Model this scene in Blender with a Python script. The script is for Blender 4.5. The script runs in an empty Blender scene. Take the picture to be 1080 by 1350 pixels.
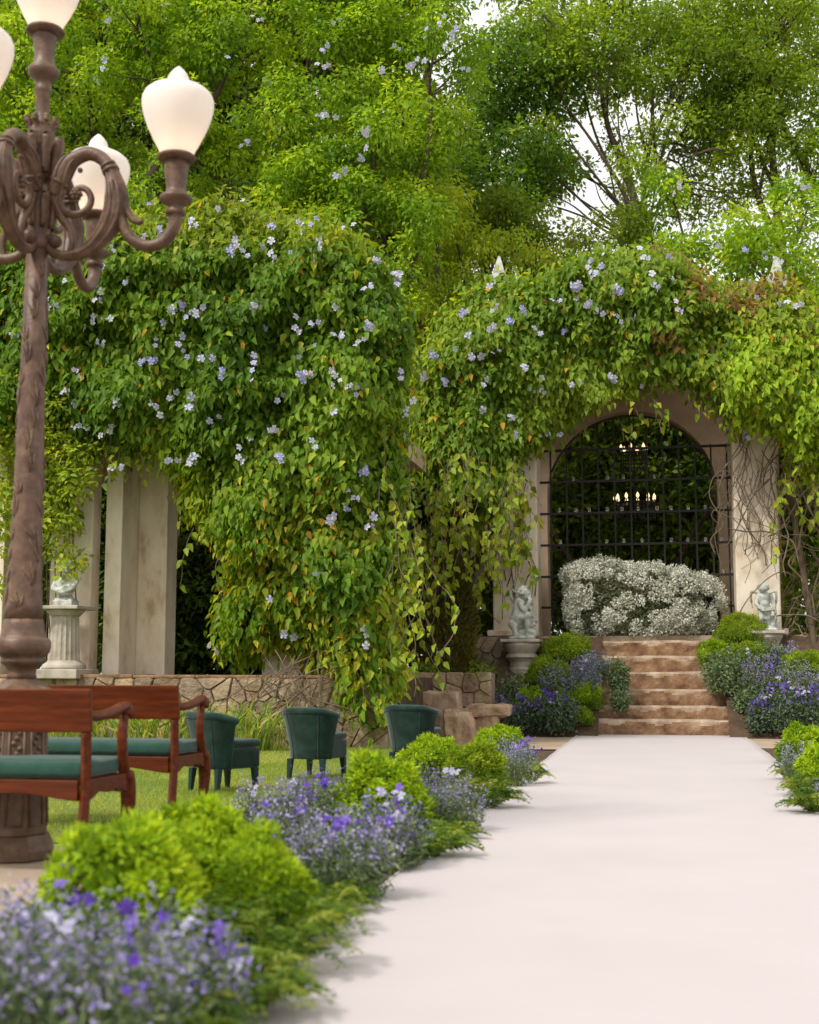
import bpy, bmesh, math, random
import numpy as np
from mathutils import Vector, Matrix

# ------------------------------------------------------------------ camera, sky, sun, exposure
F_PX = 1700.0                                   # focal length in pixels of a 1080 x 1350 frame
PITCH = math.atan(210 / F_PX)
YAW = math.atan(331 / F_PX * math.cos(PITCH))
SC = bpy.context.scene
COL = SC.collection
cam_d = bpy.data.cameras.new('camera')
cam_d.sensor_width = 36
cam_d.lens = F_PX / 1350 * 36
cam_d.clip_end = 500
cam_d.dof.use_dof = True
cam_d.dof.focus_distance = 18.0
cam_d.dof.aperture_fstop = 2.4
cam = bpy.data.objects.new('camera', cam_d)
cam.location = (0, 0, 1.0)
cam.rotation_euler = (math.pi / 2 + PITCH, 0, YAW)
COL.objects.link(cam)
SC.camera = cam

SUN_EL, SUN_AZ = math.radians(50), math.radians(219)      # azimuth clockwise from +Y
world = bpy.data.worlds.new('World')
SC.world = world
world.use_nodes = True
wn, wl = world.node_tree.nodes, world.node_tree.links
wn.clear()
w_out = wn.new('ShaderNodeOutputWorld')
w_bg = wn.new('ShaderNodeBackground')
w_sky = wn.new('ShaderNodeTexSky')
w_sky.sky_type = 'NISHITA'
w_sky.sun_disc = False
w_sky.sun_elevation = SUN_EL
w_sky.sun_rotation = SUN_AZ
w_sky.air_density = 1.2
w_sky.dust_density = 4.0
w_cloud = wn.new('ShaderNodeTexNoise')
w_cloud.inputs['Scale'].default_value = 2.2
w_cloud.inputs['Detail'].default_value = 5
w_ramp = wn.new('ShaderNodeValToRGB')
w_ramp.color_ramp.elements[0].position = 0.25
w_ramp.color_ramp.elements[0].color = (0.85, 0.85, 0.85, 1)
w_ramp.color_ramp.elements[1].position = 0.5
w_ramp.color_ramp.elements[1].color = (1, 1, 1, 1)
w_mix = wn.new('ShaderNodeMixRGB')
w_mix.inputs[2].default_value = (9.3, 9.3, 9.2, 1)         # thin bright cloud
wl.new(w_cloud.outputs['Fac'], w_ramp.inputs['Fac'])
wl.new(w_ramp.outputs['Color'], w_mix.inputs[0])
wl.new(w_sky.outputs['Color'], w_mix.inputs[1])
wl.new(w_mix.outputs[0], w_bg.inputs['Color'])
w_bg.inputs['Strength'].default_value = 0.12
wl.new(w_bg.outputs[0], w_out.inputs['Surface'])

sun_d = bpy.data.lights.new('sun', 'SUN')
sun_d.energy = 3.5
sun_d.angle = math.radians(10.0)
sun_d.color = (1.0, 0.955, 0.89)
sun = bpy.data.objects.new('sun', sun_d)
sdir = Vector((math.sin(SUN_AZ) * math.cos(SUN_EL), math.cos(SUN_AZ) * math.cos(SUN_EL), math.sin(SUN_EL)))
sun.rotation_euler = sdir.to_track_quat('Z', 'Y').to_euler()
COL.objects.link(sun)
SC.view_settings.view_transform = 'Standard'
SC.view_settings.look = 'None'
SC.view_settings.exposure = 0.03
SC.view_settings.gamma = 1.0
SC.cycles.max_bounces = 6
SC.cycles.transparent_max_bounces = 6
SC.cycles.use_denoising = True

# ------------------------------------------------------------------ measuring helpers (world points at true distances)
CAM = np.array([0.0, 0.0, 1.0])
FW = np.array([-math.sin(YAW) * math.cos(PITCH), math.cos(YAW) * math.cos(PITCH), math.sin(PITCH)])
RT = np.array([math.cos(YAW), math.sin(YAW), 0.0])
UP = np.cross(RT, FW)

def ray(px, py):
    return FW + RT * (px - 540) / F_PX - UP * (py - 675) / F_PX
def at(px, py, y):                    # the point of that sight line on the facade plane Y = y
    v = ray(px, py); return CAM + v * (y / v[1])
def atn(px, py, y):                   # same for arrays
    v = FW + np.outer((px - 540) / F_PX, RT) - np.outer((py - 675) / F_PX, UP)
    return CAM + v * (y / v[:, 1])[:, None]
def atd(px, py, depth):
    return CAM + ray(px, py) * depth
def ground(px, py, z=0.0):
    v = ray(px, py); return CAM + v * ((z - 1.0) / v[2])

rng = np.random.default_rng(7)
random.seed(7)

def unit(a):
    return a / np.maximum(np.linalg.norm(a, axis=-1, keepdims=True), 1e-9)

def vnoise(p, freq, seed=0):          # smooth value noise, 0..1, p (N,3)
    q = p * freq + seed * 17.31
    i = np.floor(q).astype(np.int64); f = q - i; f = f * f * (3 - 2 * f)
    out = np.zeros(len(p))
    for dx in (0, 1):
        for dy in (0, 1):
            for dz in (0, 1):
                h = (i[:, 0] + dx) * 374761393 + (i[:, 1] + dy) * 668265263 + (i[:, 2] + dz) * 2147483647 + seed * 1013
                h = (h ^ (h >> 13)) * 1274126177; h = h ^ (h >> 16)
                r = (h & 0xFFFF) / 65535.0
                w = (f[:, 0] if dx else 1 - f[:, 0]) * (f[:, 1] if dy else 1 - f[:, 1]) * (f[:, 2] if dz else 1 - f[:, 2])
                out += r * w
    return out

# ------------------------------------------------------------------ materials
def new_mat(name):
    m = bpy.data.materials.new(name); m.use_nodes = True
    nt = m.node_tree; b = nt.nodes['Principled BSDF']
    return m, nt, b

def noise_mat(name, cols, scale=8.0, rough=0.6, bump=0.2, detail=8, spec=0.3, bscale=None, metal=0.0, bdist=0.02, sheen=0.0, stretch=None):
    m, nt, b = new_mat(name)
    tc = nt.nodes.new('ShaderNodeTexCoord'); src = tc.outputs['Object']
    if stretch:
        mp = nt.nodes.new('ShaderNodeMapping'); mp.inputs['Scale'].default_value = stretch
        nt.links.new(src, mp.inputs['Vector']); src = mp.outputs['Vector']
    n = nt.nodes.new('ShaderNodeTexNoise'); n.inputs['Scale'].default_value = scale; n.inputs['Detail'].default_value = detail
    n.inputs['Roughness'].default_value = 0.62
    nt.links.new(src, n.inputs['Vector'])
    r = nt.nodes.new('ShaderNodeValToRGB'); e = r.color_ramp.elements
    while len(e) < len(cols): e.new(0.5)
    for k, c in enumerate(cols):
        e[k].position = 0.28 + 0.44 * k / max(1, len(cols) - 1); e[k].color = (*c, 1)
    nt.links.new(n.outputs['Fac'], r.inputs['Fac']); nt.links.new(r.outputs['Color'], b.inputs['Base Color'])
    b.inputs['Roughness'].default_value = rough; b.inputs['Specular IOR Level'].default_value = spec; b.inputs['Metallic'].default_value = metal
    if sheen: b.inputs['Sheen Weight'].default_value = sheen
    if bump:
        n2 = nt.nodes.new('ShaderNodeTexNoise'); n2.inputs['Scale'].default_value = bscale or scale * 4; n2.inputs['Detail'].default_value = 6
        nt.links.new(src, n2.inputs['Vector'])
        bp = nt.nodes.new('ShaderNodeBump'); bp.inputs['Strength'].default_value = bump; bp.inputs['Distance'].default_value = bdist
        nt.links.new(n2.outputs['Fac'], bp.inputs['Height']); nt.links.new(bp.outputs['Normal'], b.inputs['Normal'])
    return m

def leaf_mat(name, transl=0.35, rough=0.45, spec=0.35):
    m, nt, b = new_mat(name)
    a = nt.nodes.new('ShaderNodeAttribute'); a.attribute_name = 'Col'
    nt.links.new(a.outputs['Color'], b.inputs['Base Color'])
    b.inputs['Roughness'].default_value = rough; b.inputs['Specular IOR Level'].default_value = spec
    t = nt.nodes.new('ShaderNodeBsdfTranslucent')
    hs = nt.nodes.new('ShaderNodeMixRGB'); hs.blend_type = 'MULTIPLY'; hs.inputs[0].default_value = 1.0
    hs.inputs[2].default_value = (2.1, 1.8, 0.6, 1)
    nt.links.new(a.outputs['Color'], hs.inputs[1]); nt.links.new(hs.outputs[0], t.inputs['Color'])
    mx = nt.nodes.new('ShaderNodeMixShader'); mx.inputs[0].default_value = transl
    nt.links.new(b.outputs[0], mx.inputs[1]); nt.links.new(t.outputs[0], mx.inputs[2])
    nt.links.new(mx.outputs[0], nt.nodes['Material Output'].inputs['Surface'])
    return m

def petal_mat(name, transl=0.3):
    m, nt, b = new_mat(name)
    a = nt.nodes.new('ShaderNodeAttribute'); a.attribute_name = 'Col'
    nt.links.new(a.outputs['Color'], b.inputs['Base Color']); b.inputs['Roughness'].default_value = 0.6; b.inputs['Specular IOR Level'].default_value = 0.15
    t = nt.nodes.new('ShaderNodeBsdfTranslucent'); nt.links.new(a.outputs['Color'], t.inputs['Color'])
    mx = nt.nodes.new('ShaderNodeMixShader'); mx.inputs[0].default_value = transl
    nt.links.new(b.outputs[0], mx.inputs[1]); nt.links.new(t.outputs[0], mx.inputs[2])
    nt.links.new(mx.outputs[0], nt.nodes['Material Output'].inputs['Surface'])
    return m

M = {}
M['leaf'] = leaf_mat('leaf_glossy', 0.42, 0.5, 0.2)
M['leaf_soft'] = leaf_mat('leaf_matte', 0.35, 0.65, 0.15)
M['petal'] = petal_mat('petal')
M['twig'] = noise_mat('dry_vine_twig', [(0.10, 0.07, 0.045), (0.24, 0.18, 0.12)], 14, 0.85, 0.3)
M['bark'] = noise_mat('bark', [(0.05, 0.035, 0.022), (0.17, 0.125, 0.08)], 5, 0.9, 0.6, bscale=14, stretch=(3, 3, 0.6))
M['iron_brown'] = noise_mat('brown_cast_iron', [(0.055, 0.028, 0.016), (0.125, 0.068, 0.040), (0.20, 0.122, 0.074)], 11, 0.5, 0.35, spec=0.45, bscale=46, bdist=0.008)
M['iron_dark'] = noise_mat('dark_wrought_iron', [(0.012, 0.010, 0.009), (0.030, 0.024, 0.020)], 12, 0.6, 0.2)
M['plaster'] = noise_mat('aged_plaster', [(0.46, 0.32, 0.20), (0.72, 0.60, 0.45), (0.80, 0.70, 0.56), (0.84, 0.76, 0.64)], 2.2, 0.85, 0.2, detail=9, bscale=30, stretch=(1.6, 1.6, 0.7))
M['plaster_brown'] = noise_mat('brown_plaster', [(0.38, 0.26, 0.17), (0.54, 0.41, 0.29)], 1.8, 0.85, 0.15, bscale=26)
M['statue'] = noise_mat('weathered_white_marble', [(0.12, 0.125, 0.095), (0.42, 0.435, 0.385), (0.62, 0.63, 0.585)], 8, 0.7, 0.25, bscale=40, bdist=0.01)
M['pedestal'] = noise_mat('cast_stone', [(0.24, 0.20, 0.14), (0.44, 0.385, 0.31), (0.55, 0.49, 0.41)], 4, 0.75, 0.2, bscale=40)
M['sandstone'] = noise_mat('rusty_sandstone', [(0.075, 0.042, 0.025), (0.20, 0.108, 0.058), (0.30, 0.18, 0.10), (0.42, 0.31, 0.21)], 3.4, 0.9, 0.8, bscale=16, bdist=0.03)
M['worn_lit_edge'] = noise_mat('worn_lit_step_edge', [(0.22, 0.14, 0.09), (0.40, 0.29, 0.20), (0.54, 0.44, 0.34)], 6, 0.9, 0.5, bscale=18, bdist=0.02)
M['rubble'] = noise_mat('rubble_stone', [(0.17, 0.115, 0.07), (0.33, 0.24, 0.16), (0.46, 0.37, 0.26)], 6.0, 0.9, 0.9, bscale=17, bdist=0.04)
def tint_by_stone(m):
    nt = m.node_tree; b = nt.nodes['Principled BSDF']; src = b.inputs['Base Color'].links[0].from_socket
    a = nt.nodes.new('ShaderNodeAttribute'); a.attribute_name = 'Col'
    x = nt.nodes.new('ShaderNodeMixRGB'); x.blend_type = 'MULTIPLY'; x.inputs[0].default_value = 1
    nt.links.new(src, x.inputs[1]); nt.links.new(a.outputs['Color'], x.inputs[2]); nt.links.new(x.outputs[0], b.inputs['Base Color'])
tint_by_stone(M['rubble'])
M['pale_stone'] = noise_mat('pale_orange_stone', [(0.20, 0.12, 0.075), (0.42, 0.29, 0.19), (0.55, 0.42, 0.31)], 4.5, 0.9, 0.7, bscale=16, bdist=0.02)
M['mortar'] = noise_mat('mortar', [(0.22, 0.16, 0.105), (0.36, 0.27, 0.19)], 10, 0.95, 0.5)
M['runner'] = noise_mat('pale_pink_carpet', [(0.445, 0.392, 0.390), (0.480, 0.424, 0.422)], 1.2, 0.95, 0.15, spec=0.05, bscale=260, bdist=0.003, sheen=0.2)
M['paving'] = noise_mat('sandy_paving', [(0.30, 0.22, 0.15), (0.44, 0.34, 0.25)], 2.5, 0.9, 0.3, bscale=40)
M['soil'] = noise_mat('soil', [(0.045, 0.028, 0.016), (0.12, 0.075, 0.045)], 6, 0.95, 0.6, bscale=40)
M['turf'] = noise_mat('turf', [(0.07, 0.115, 0.02), (0.13, 0.19, 0.035)], 5, 0.95, 0.5, bscale=120)
M['mahogany'] = noise_mat('polished_mahogany', [(0.055, 0.011, 0.003), (0.105, 0.021, 0.005), (0.18, 0.040, 0.009)], 5, 0.36, 0.05, spec=0.22, stretch=(0.5, 6, 6))
M['velvet'] = noise_mat('green_velvet', [(0.003, 0.013, 0.009), (0.010, 0.031, 0.022), (0.021, 0.054, 0.038)], 7, 0.85, 0.1, spec=0.08, sheen=0.25)
M['seat_velvet'] = noise_mat('teal_seat_velvet', [(0.016, 0.055, 0.040), (0.034, 0.090, 0.066)], 7, 0.85, 0.1, spec=0.1, sheen=0.2)
M['chair_leg'] = noise_mat('dark_teal_leg', [(0.006, 0.022, 0.022), (0.014, 0.035, 0.035)], 8, 0.4, 0.05)
M['shade_hull'] = noise_mat('dark_shade_hull', [(0.018, 0.020, 0.007), (0.05, 0.05, 0.018)], 9, 0.95, 0.8, bscale=24, bdist=0.08)  # dark tone of the hulls added to shade the vine interiors

def globe_mat():
    m, nt, b = new_mat('opal_glass')
    b.inputs['Base Color'].default_value = (0.92, 0.91, 0.90, 1); b.inputs['Roughness'].default_value = 0.35
    t = nt.nodes.new('ShaderNodeBsdfTranslucent'); t.inputs['Color'].default_value = (0.95, 0.88, 0.80, 1)
    mx = nt.nodes.new('ShaderNodeMixShader'); mx.inputs[0].default_value = 0.45
    nt.links.new(b.outputs[0], mx.inputs[1]); nt.links.new(t.outputs[0], mx.inputs[2])
    nt.links.new(mx.outputs[0], nt.nodes['Material Output'].inputs['Surface'])
    return m
M['globe'] = globe_mat()
def emit_mat(name, col, s):
    m, nt, b = new_mat(name)
    b.inputs['Base Color'].default_value = (*col, 1); b.inputs['Emission Color'].default_value = (*col, 1); b.inputs['Emission Strength'].default_value = s
    return m
M['bulb'] = emit_mat('candle_bulb_glow', (1.0, 0.74, 0.40), 1.5)
def glass_mat():
    m, nt, b = new_mat('votive_glass')
    b.inputs['Base Color'].default_value = (0.92, 0.92, 0.9, 1); b.inputs['Roughness'].default_value = 0.08
    b.inputs['Transmission Weight'].default_value = 0.92; b.inputs['IOR'].default_value = 1.3
    return m
M['glass'] = glass_mat()

# ------------------------------------------------------------------ object helpers
def tag(o, label=None, cat=None, group=None, kind=None):
    if label: o['label'] = label
    if cat: o['category'] = cat
    if group: o['group'] = group
    if kind: o['kind'] = kind
    return o

def thing(name, label, cat, loc=(0, 0, 0), rotz=0.0, group=None):
    o = bpy.data.objects.new(name, None); COL.objects.link(o)
    o.location = loc; o.rotation_euler = (0, 0, rotz); o.empty_display_size = 0.1
    return tag(o, label, cat, group)

def link(name, me, mat=None, parent=None, bevel=0.0, smooth=False, seg=2):
    o = bpy.data.objects.new(name, me); COL.objects.link(o)
    if mat is not None: me.materials.append(mat)
    if parent is not None: o.parent = parent
    if smooth:
        me.polygons.foreach_set('use_smooth', np.ones(len(me.polygons), bool))
    if bevel:
        bv = o.modifiers.new('bevel', 'BEVEL'); bv.width = bevel; bv.segments = seg; bv.limit_method = 'ANGLE'; bv.angle_limit = math.radians(35)
    return o

class MB:
    """collects simple shapes into one mesh"""
    def __init__(s): s.v = []; s.f = []
    def add(s, vs, fs):
        b = len(s.v); s.v += [tuple(map(float, p)) for p in vs]; s.f += [tuple(i + b for i in f) for f in fs]; return s
    def box(s, x0, x1, y0, y1, z0, z1):
        return s.add([(x0, y0, z0), (x1, y0, z0), (x1, y1, z0), (x0, y1, z0), (x0, y0, z1), (x1, y0, z1), (x1, y1, z1), (x0, y1, z1)],
                     [(0, 3, 2, 1), (4, 5, 6, 7), (0, 1, 5, 4), (1, 2, 6, 5), (2, 3, 7, 6), (3, 0, 4, 7)])
    def frustum(s, c0, h0, c1, h1):           # square post between two centres with half sizes
        vs = []
        for c, h in ((c0, h0), (c1, h1)):
            vs += [(c[0] - h, c[1] - h, c[2]), (c[0] + h, c[1] - h, c[2]), (c[0] + h, c[1] + h, c[2]), (c[0] - h, c[1] + h, c[2])]
        return s.add(vs, [(0, 3, 2, 1), (4, 5, 6, 7), (0, 1, 5, 4), (1, 2, 6, 5), (2, 3, 7, 6), (3, 0, 4, 7)])
    def lathe(s, prof, n=24, c=(0, 0, 0), cap=True, lobes=0, lob=0.0):
        vs = []; k = len(prof)
        for r, z in prof:
            for i in range(n):
                a = 2 * math.pi * i / n; rr = r * (1 + lob * math.cos(lobes * a)) if lobes else r
                vs.append((c[0] + rr * math.cos(a), c[1] + rr * math.sin(a), c[2] + z))
        fs = [(j * n + i, j * n + (i + 1) % n, (j + 1) * n + (i + 1) % n, (j + 1) * n + i) for j in range(k - 1) for i in range(n)]
        if cap: fs += [tuple(range(n))[::-1], tuple((k - 1) * n + i for i in range(n))]
        return s.add(vs, fs)
    def tube(s, path, rad, n=8, cap=True, flat=1.0):
        P = [Vector(p) for p in path]; m = len(P)
        R = [rad] * m if not hasattr(rad, '__len__') else list(rad)
        vs = []; prev = None
        for i in range(m):
            t = (P[min(i + 1, m - 1)] - P[max(i - 1, 0)])
            t = t.normalized() if t.length > 1e-9 else Vector((0, 0, 1))
            if prev is None:
                ref = Vector((0, 0, 1)) if abs(t.z) < 0.9 else Vector((1, 0, 0))
                u = t.cross(ref).normalized()
            else:
                u = (prev - t * prev.dot(t)); u = u.normalized() if u.length > 1e-6 else t.orthogonal().normalized()
            prev = u; w = t.cross(u)
            for k in range(n):
                a = 2 * math.pi * k / n
                vs.append(P[i] + u * (math.cos(a) * R[i]) + w * (math.sin(a) * R[i] * flat))
        fs = [(j * n + i, j * n + (i + 1) % n, (j + 1) * n + (i + 1) % n, (j + 1) * n + i) for j in range(m - 1) for i in range(n)]
        if cap: fs += [tuple(range(n))[::-1], tuple((m - 1) * n + i for i in range(n))]
        return s.add(vs, fs)
    def prism(s, pts, axis, a0, a1):          # polygon in the other two axes, extruded along axis 0/1/2
        def mk(p, a):
            q = list(p); q.insert(axis, a); return q
        n = len(pts)
        vs = [mk(p, a0) for p in pts] + [mk(p, a1) for p in pts]
        return s.add(vs, [tuple(range(n))[::-1], tuple(range(n, 2 * n))] + [(i, (i + 1) % n, n + (i + 1) % n, n + i) for i in range(n)])
    def ball(s, c, r, n=12, m=8, sc=(1, 1, 1)):
        vs = [(c[0], c[1], c[2] - r * sc[2])]
        for j in range(1, m):
            t = -math.pi / 2 + math.pi * j / m
            for i in range(n):
                a = 2 * math.pi * i / n
                vs.append((c[0] + r * sc[0] * math.cos(t) * math.cos(a), c[1] + r * sc[1] * math.cos(t) * math.sin(a), c[2] + r * sc[2] * math.sin(t)))
        vs.append((c[0], c[1], c[2] + r * sc[2]))
        fs = [(0, 1 + (i + 1) % n, 1 + i) for i in range(n)]
        fs += [(1 + j * n + i, 1 + j * n + (i + 1) % n, 1 + (j + 1) * n + (i + 1) % n, 1 + (j + 1) * n + i) for j in range(m - 2) for i in range(n)]
        e = len(vs) - 1
        fs += [(e, 1 + (m - 2) * n + i, 1 + (m - 2) * n + (i + 1) % n) for i in range(n)]
        return s.add(vs, fs)
    def mesh(s, name):
        me = bpy.data.meshes.new(name); me.from_pydata(s.v, [], s.f)
        bm = bmesh.new(); bm.from_mesh(me); bmesh.ops.recalc_face_normals(bm, faces=bm.faces); bm.to_mesh(me); bm.free()
        me.update(); return me
    def build(s, name, mat, parent=None, bevel=0.0, smooth=False, seg=2):
        return link(name, s.mesh(name), mat, parent, bevel, smooth, seg)

def curve(pts, n=8):                    # Catmull-Rom through points (any dimension)
    P = [np.array(p, float) for p in pts]; P = [2 * P[0] - P[1]] + P + [2 * P[-1] - P[-2]]
    out = []
    for i in range(1, len(P) - 2):
        for k in range(n):
            t = k / n
            out.append(0.5 * (2 * P[i] + (P[i + 1] - P[i - 1]) * t + (2 * P[i - 1] - 5 * P[i] + 4 * P[i + 1] - P[i + 2]) * t * t + (3 * P[i] - P[i - 1] - 3 * P[i + 1] + P[i + 2]) * t ** 3))
    out.append(P[-2]); return out

LEAF = {
    'heart': ([(0, 0, 0), (0.22, 0.50, 0.10), (0.62, 0.34, 0.06), (1.0, 0, -0.14), (0.62, -0.34, 0.06), (0.22, -0.50, 0.10)], [(0, 1, 2, 3), (0, 3, 4, 5)]),
    'oval': ([(0, 0, 0), (0.48, 0.5, 0.09), (1.0, 0, -0.08), (0.48, -0.5, 0.09)], [(0, 1, 2), (0, 2, 3)]),
    'blade': ([(0, 0.5, 0), (0, -0.5, 0), (0.5, 0.4, 0.02), (0.5, -0.4, 0.02), (1.0, 0, -0.12)], [(0, 1, 3, 2), (2, 3, 4)]),
    'tri': ([(0, 0.5, 0), (0, -0.5, 0), (1.0, 0, 0)], [(0, 1, 2)]),
}

LEAF_K = 1.3
def leaves_mesh(name, P, T, N, L, W, C, shape):
    """one mesh of many small leaves: P base, T tip direction, N facing, L length, W width, C colour"""
    tv, tf = LEAF[shape]; tv = np.array(tv); k = len(tv); n = len(P)
    T = unit(T); B = unit(np.cross(N, T)); N = np.cross(T, B)
    V = (P[:, None, :] + T[:, None, :] * (tv[None, :, 0, None] * L[:, None, None]) + B[:, None, :] * (tv[None, :, 1, None] * W[:, None, None])
         + N[:, None, :] * (tv[None, :, 2, None] * L[:, None, None])).reshape(-1, 3)
    base = (np.arange(n) * k)
    loops = []; sizes = []
    flat = np.concatenate([np.array(f) for f in tf]); sz = np.array([len(f) for f in tf])
    idx = (base[:, None] + flat[None, :]).reshape(-1); sizes = np.tile(sz, n)
    me = bpy.data.meshes.new(name)
    me.vertices.add(n * k); me.vertices.foreach_set('co', V.astype(np.float32).ravel())
    me.loops.add(len(idx)); me.loops.foreach_set('vertex_index', idx.astype(np.int32))
    me.polygons.add(len(sizes)); me.polygons.foreach_set('loop_start', (np.cumsum(sizes) - sizes).astype(np.int32))
    me.update(calc_edges=True)
    ca = me.color_attributes.new('Col', 'FLOAT_COLOR', 'POINT')
    CC = np.ones((n * k, 4), np.float32); CC[:, :3] = np.repeat(np.clip(C * LEAF_K, 0, 0.9), k, axis=0)
    ca.data.foreach_set('color', CC.ravel())
    me.validate(); return me

def palette(cols, t, jit=0.12):
    """colours picked along a list by t (0..1) with a brightness jitter per leaf"""
    c = np.array(cols); x = np.clip(t, 0, 0.9999) * (len(c) - 1); i = x.astype(int); f = (x - i)[:, None]
    out = c[i] * (1 - f) + c[np.minimum(i + 1, len(c) - 1)] * f
    return np.clip(out * (1 + jit * rng.standard_normal(len(t)))[:, None], 0.002, 0.95)

def rand_dirs(n): return unit(rng.standard_normal((n, 3)))

# ------------------------------------------------------------------ ground (structure)
def sheet(name, x0, x1, y0, y1, z, mat, nx=2, ny=2, amp=0.0):
    xs = np.linspace(x0, x1, nx); ys = np.linspace(y0, y1, ny)
    vs = [(x, y, z + (amp * (vnoise(np.array([[x, y, 0]]), 0.6, 3)[0] - 0.5) if amp else 0)) for y in ys for x in xs]
    fs = [(j * nx + i, j * nx + i + 1, (j + 1) * nx + i + 1, (j + 1) * nx + i) for j in range(ny - 1) for i in range(nx - 1)]
    o = MB().add(vs, fs).build(name, mat); return tag(o, kind='structure')
sheet('ground', -300, 300, -60, 400, -0.02, M['soil'])
sheet('lawn', -13, -1.9, 7.2, 17.0, 0.0, M['turf'], 30, 30, 0.02)
sheet('path', -13, -1.25, -2, 7.2, -0.004, M['paving'])
sheet('paving', -3.6, 5, 17.0, 21.5, -0.004, M['paving'])
sheet('border_soil', -2.6, -1.29, 2.0, 16.5, 0.012, M['soil'], 12, 30, 0.03)
sheet('right_border_soil', 1.24, 4.0, 2.0, 17.5, 0.008, M['soil'], 8, 30, 0.03)

def make_grass():
    n = 170000
    x = rng.uniform(-9.5, -1.95, n); y = rng.uniform(7.25, 16.9, n)
    P = np.stack([x, y, np.full(n, -0.005)], 1)
    keep = vnoise(P, 3.0, 5) > 0.22; P = P[keep]; n = len(P)
    T = unit(np.array([0, 0, 1.0]) + 0.55 * rng.standard_normal((n, 3)) * [1, 1, 0.2])
    N = rand_dirs(n)
    L = rng.uniform(0.02, 0.05, n); W = rng.uniform(0.004, 0.008, n)
    C = palette([(0.13, 0.18, 0.025), (0.20, 0.26, 0.04), (0.30, 0.33, 0.07), (0.38, 0.35, 0.12)], np.clip(vnoise(P, 1.3, 2) * 0.7 + 0.3 * rng.random(n), 0, 1))
    o = link('lawn_grass', leaves_mesh('lawn_grass', P, T, N, L, W, C, 'tri'), M['leaf_soft'])
    tag(o, 'short green lawn grass under and behind the chairs', 'grass', kind='stuff')
make_grass()

# runner
def make_runner():
    nx, ny = 24, 130
    xs = np.linspace(-1.30, 1.245, nx); ys = np.linspace(0.4, 20.75, ny)
    P = np.array([(x, y, 0) for y in ys for x in xs])
    z = 0.020 + 0.020 * (vnoise(P * [0.5, 1.6, 1], 1.0, 4) - 0.5) + 0.004 * (vnoise(P, 3.0, 6) - 0.5)
    wob = 0.012 * (vnoise(P * [0, 1, 0], 0.9, 8) - 0.5)
    top = np.stack([P[:, 0] + wob, P[:, 1], z], 1); bot = top * [1, 1, 0] + [0, 0, 0.003]
    k = nx * ny; vs = list(map(tuple, top)) + list(map(tuple, bot))
    fs = [(j * nx + i, j * nx + i + 1, (j + 1) * nx + i + 1, (j + 1) * nx + i) for j in range(ny - 1) for i in range(nx - 1)]
    for j in range(ny - 1):
        for i in (0, nx - 1):
            a, b = j * nx + i, (j + 1) * nx + i; fs.append((a, b, k + b, k + a))
    for i in range(nx - 1):
        for j in (0, ny - 1):
            a, b = j * nx + i, j * nx + i + 1; fs.append((a, b, k + b, k + a))
    o = MB().add(vs, fs).build('aisle_carpet', M['runner'], smooth=True)
    for i, sg in ((0, 1), (nx - 1, -1)):
        e = [top[j * nx + i] for j in range(ny)]
        MB().tube([(p[0] + sg * .012, p[1], p[2] + .001) for p in e], .008, 6, flat=.6).build('hem', M['runner'], o, smooth=True)
    tag(o, 'wide pale pink aisle carpet leading to the stone steps', 'carpet')
make_runner()

# ------------------------------------------------------------------ rubble stone walls
def clip_cell(poly, a, b):
    """part of poly nearer a than b"""
    m = (a + b) / 2; d = b - a; out = []
    for i in range(len(poly)):
        p, q = poly[i], poly[(i + 1) % len(poly)]
        sp, sq = np.dot(p - m, d), np.dot(q - m, d)
        if sp <= 0: out.append(p)
        if (sp < 0 < sq) or (sq < 0 < sp): out.append(p + (q - p) * (sp / (sp - sq)))
    return out

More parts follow.
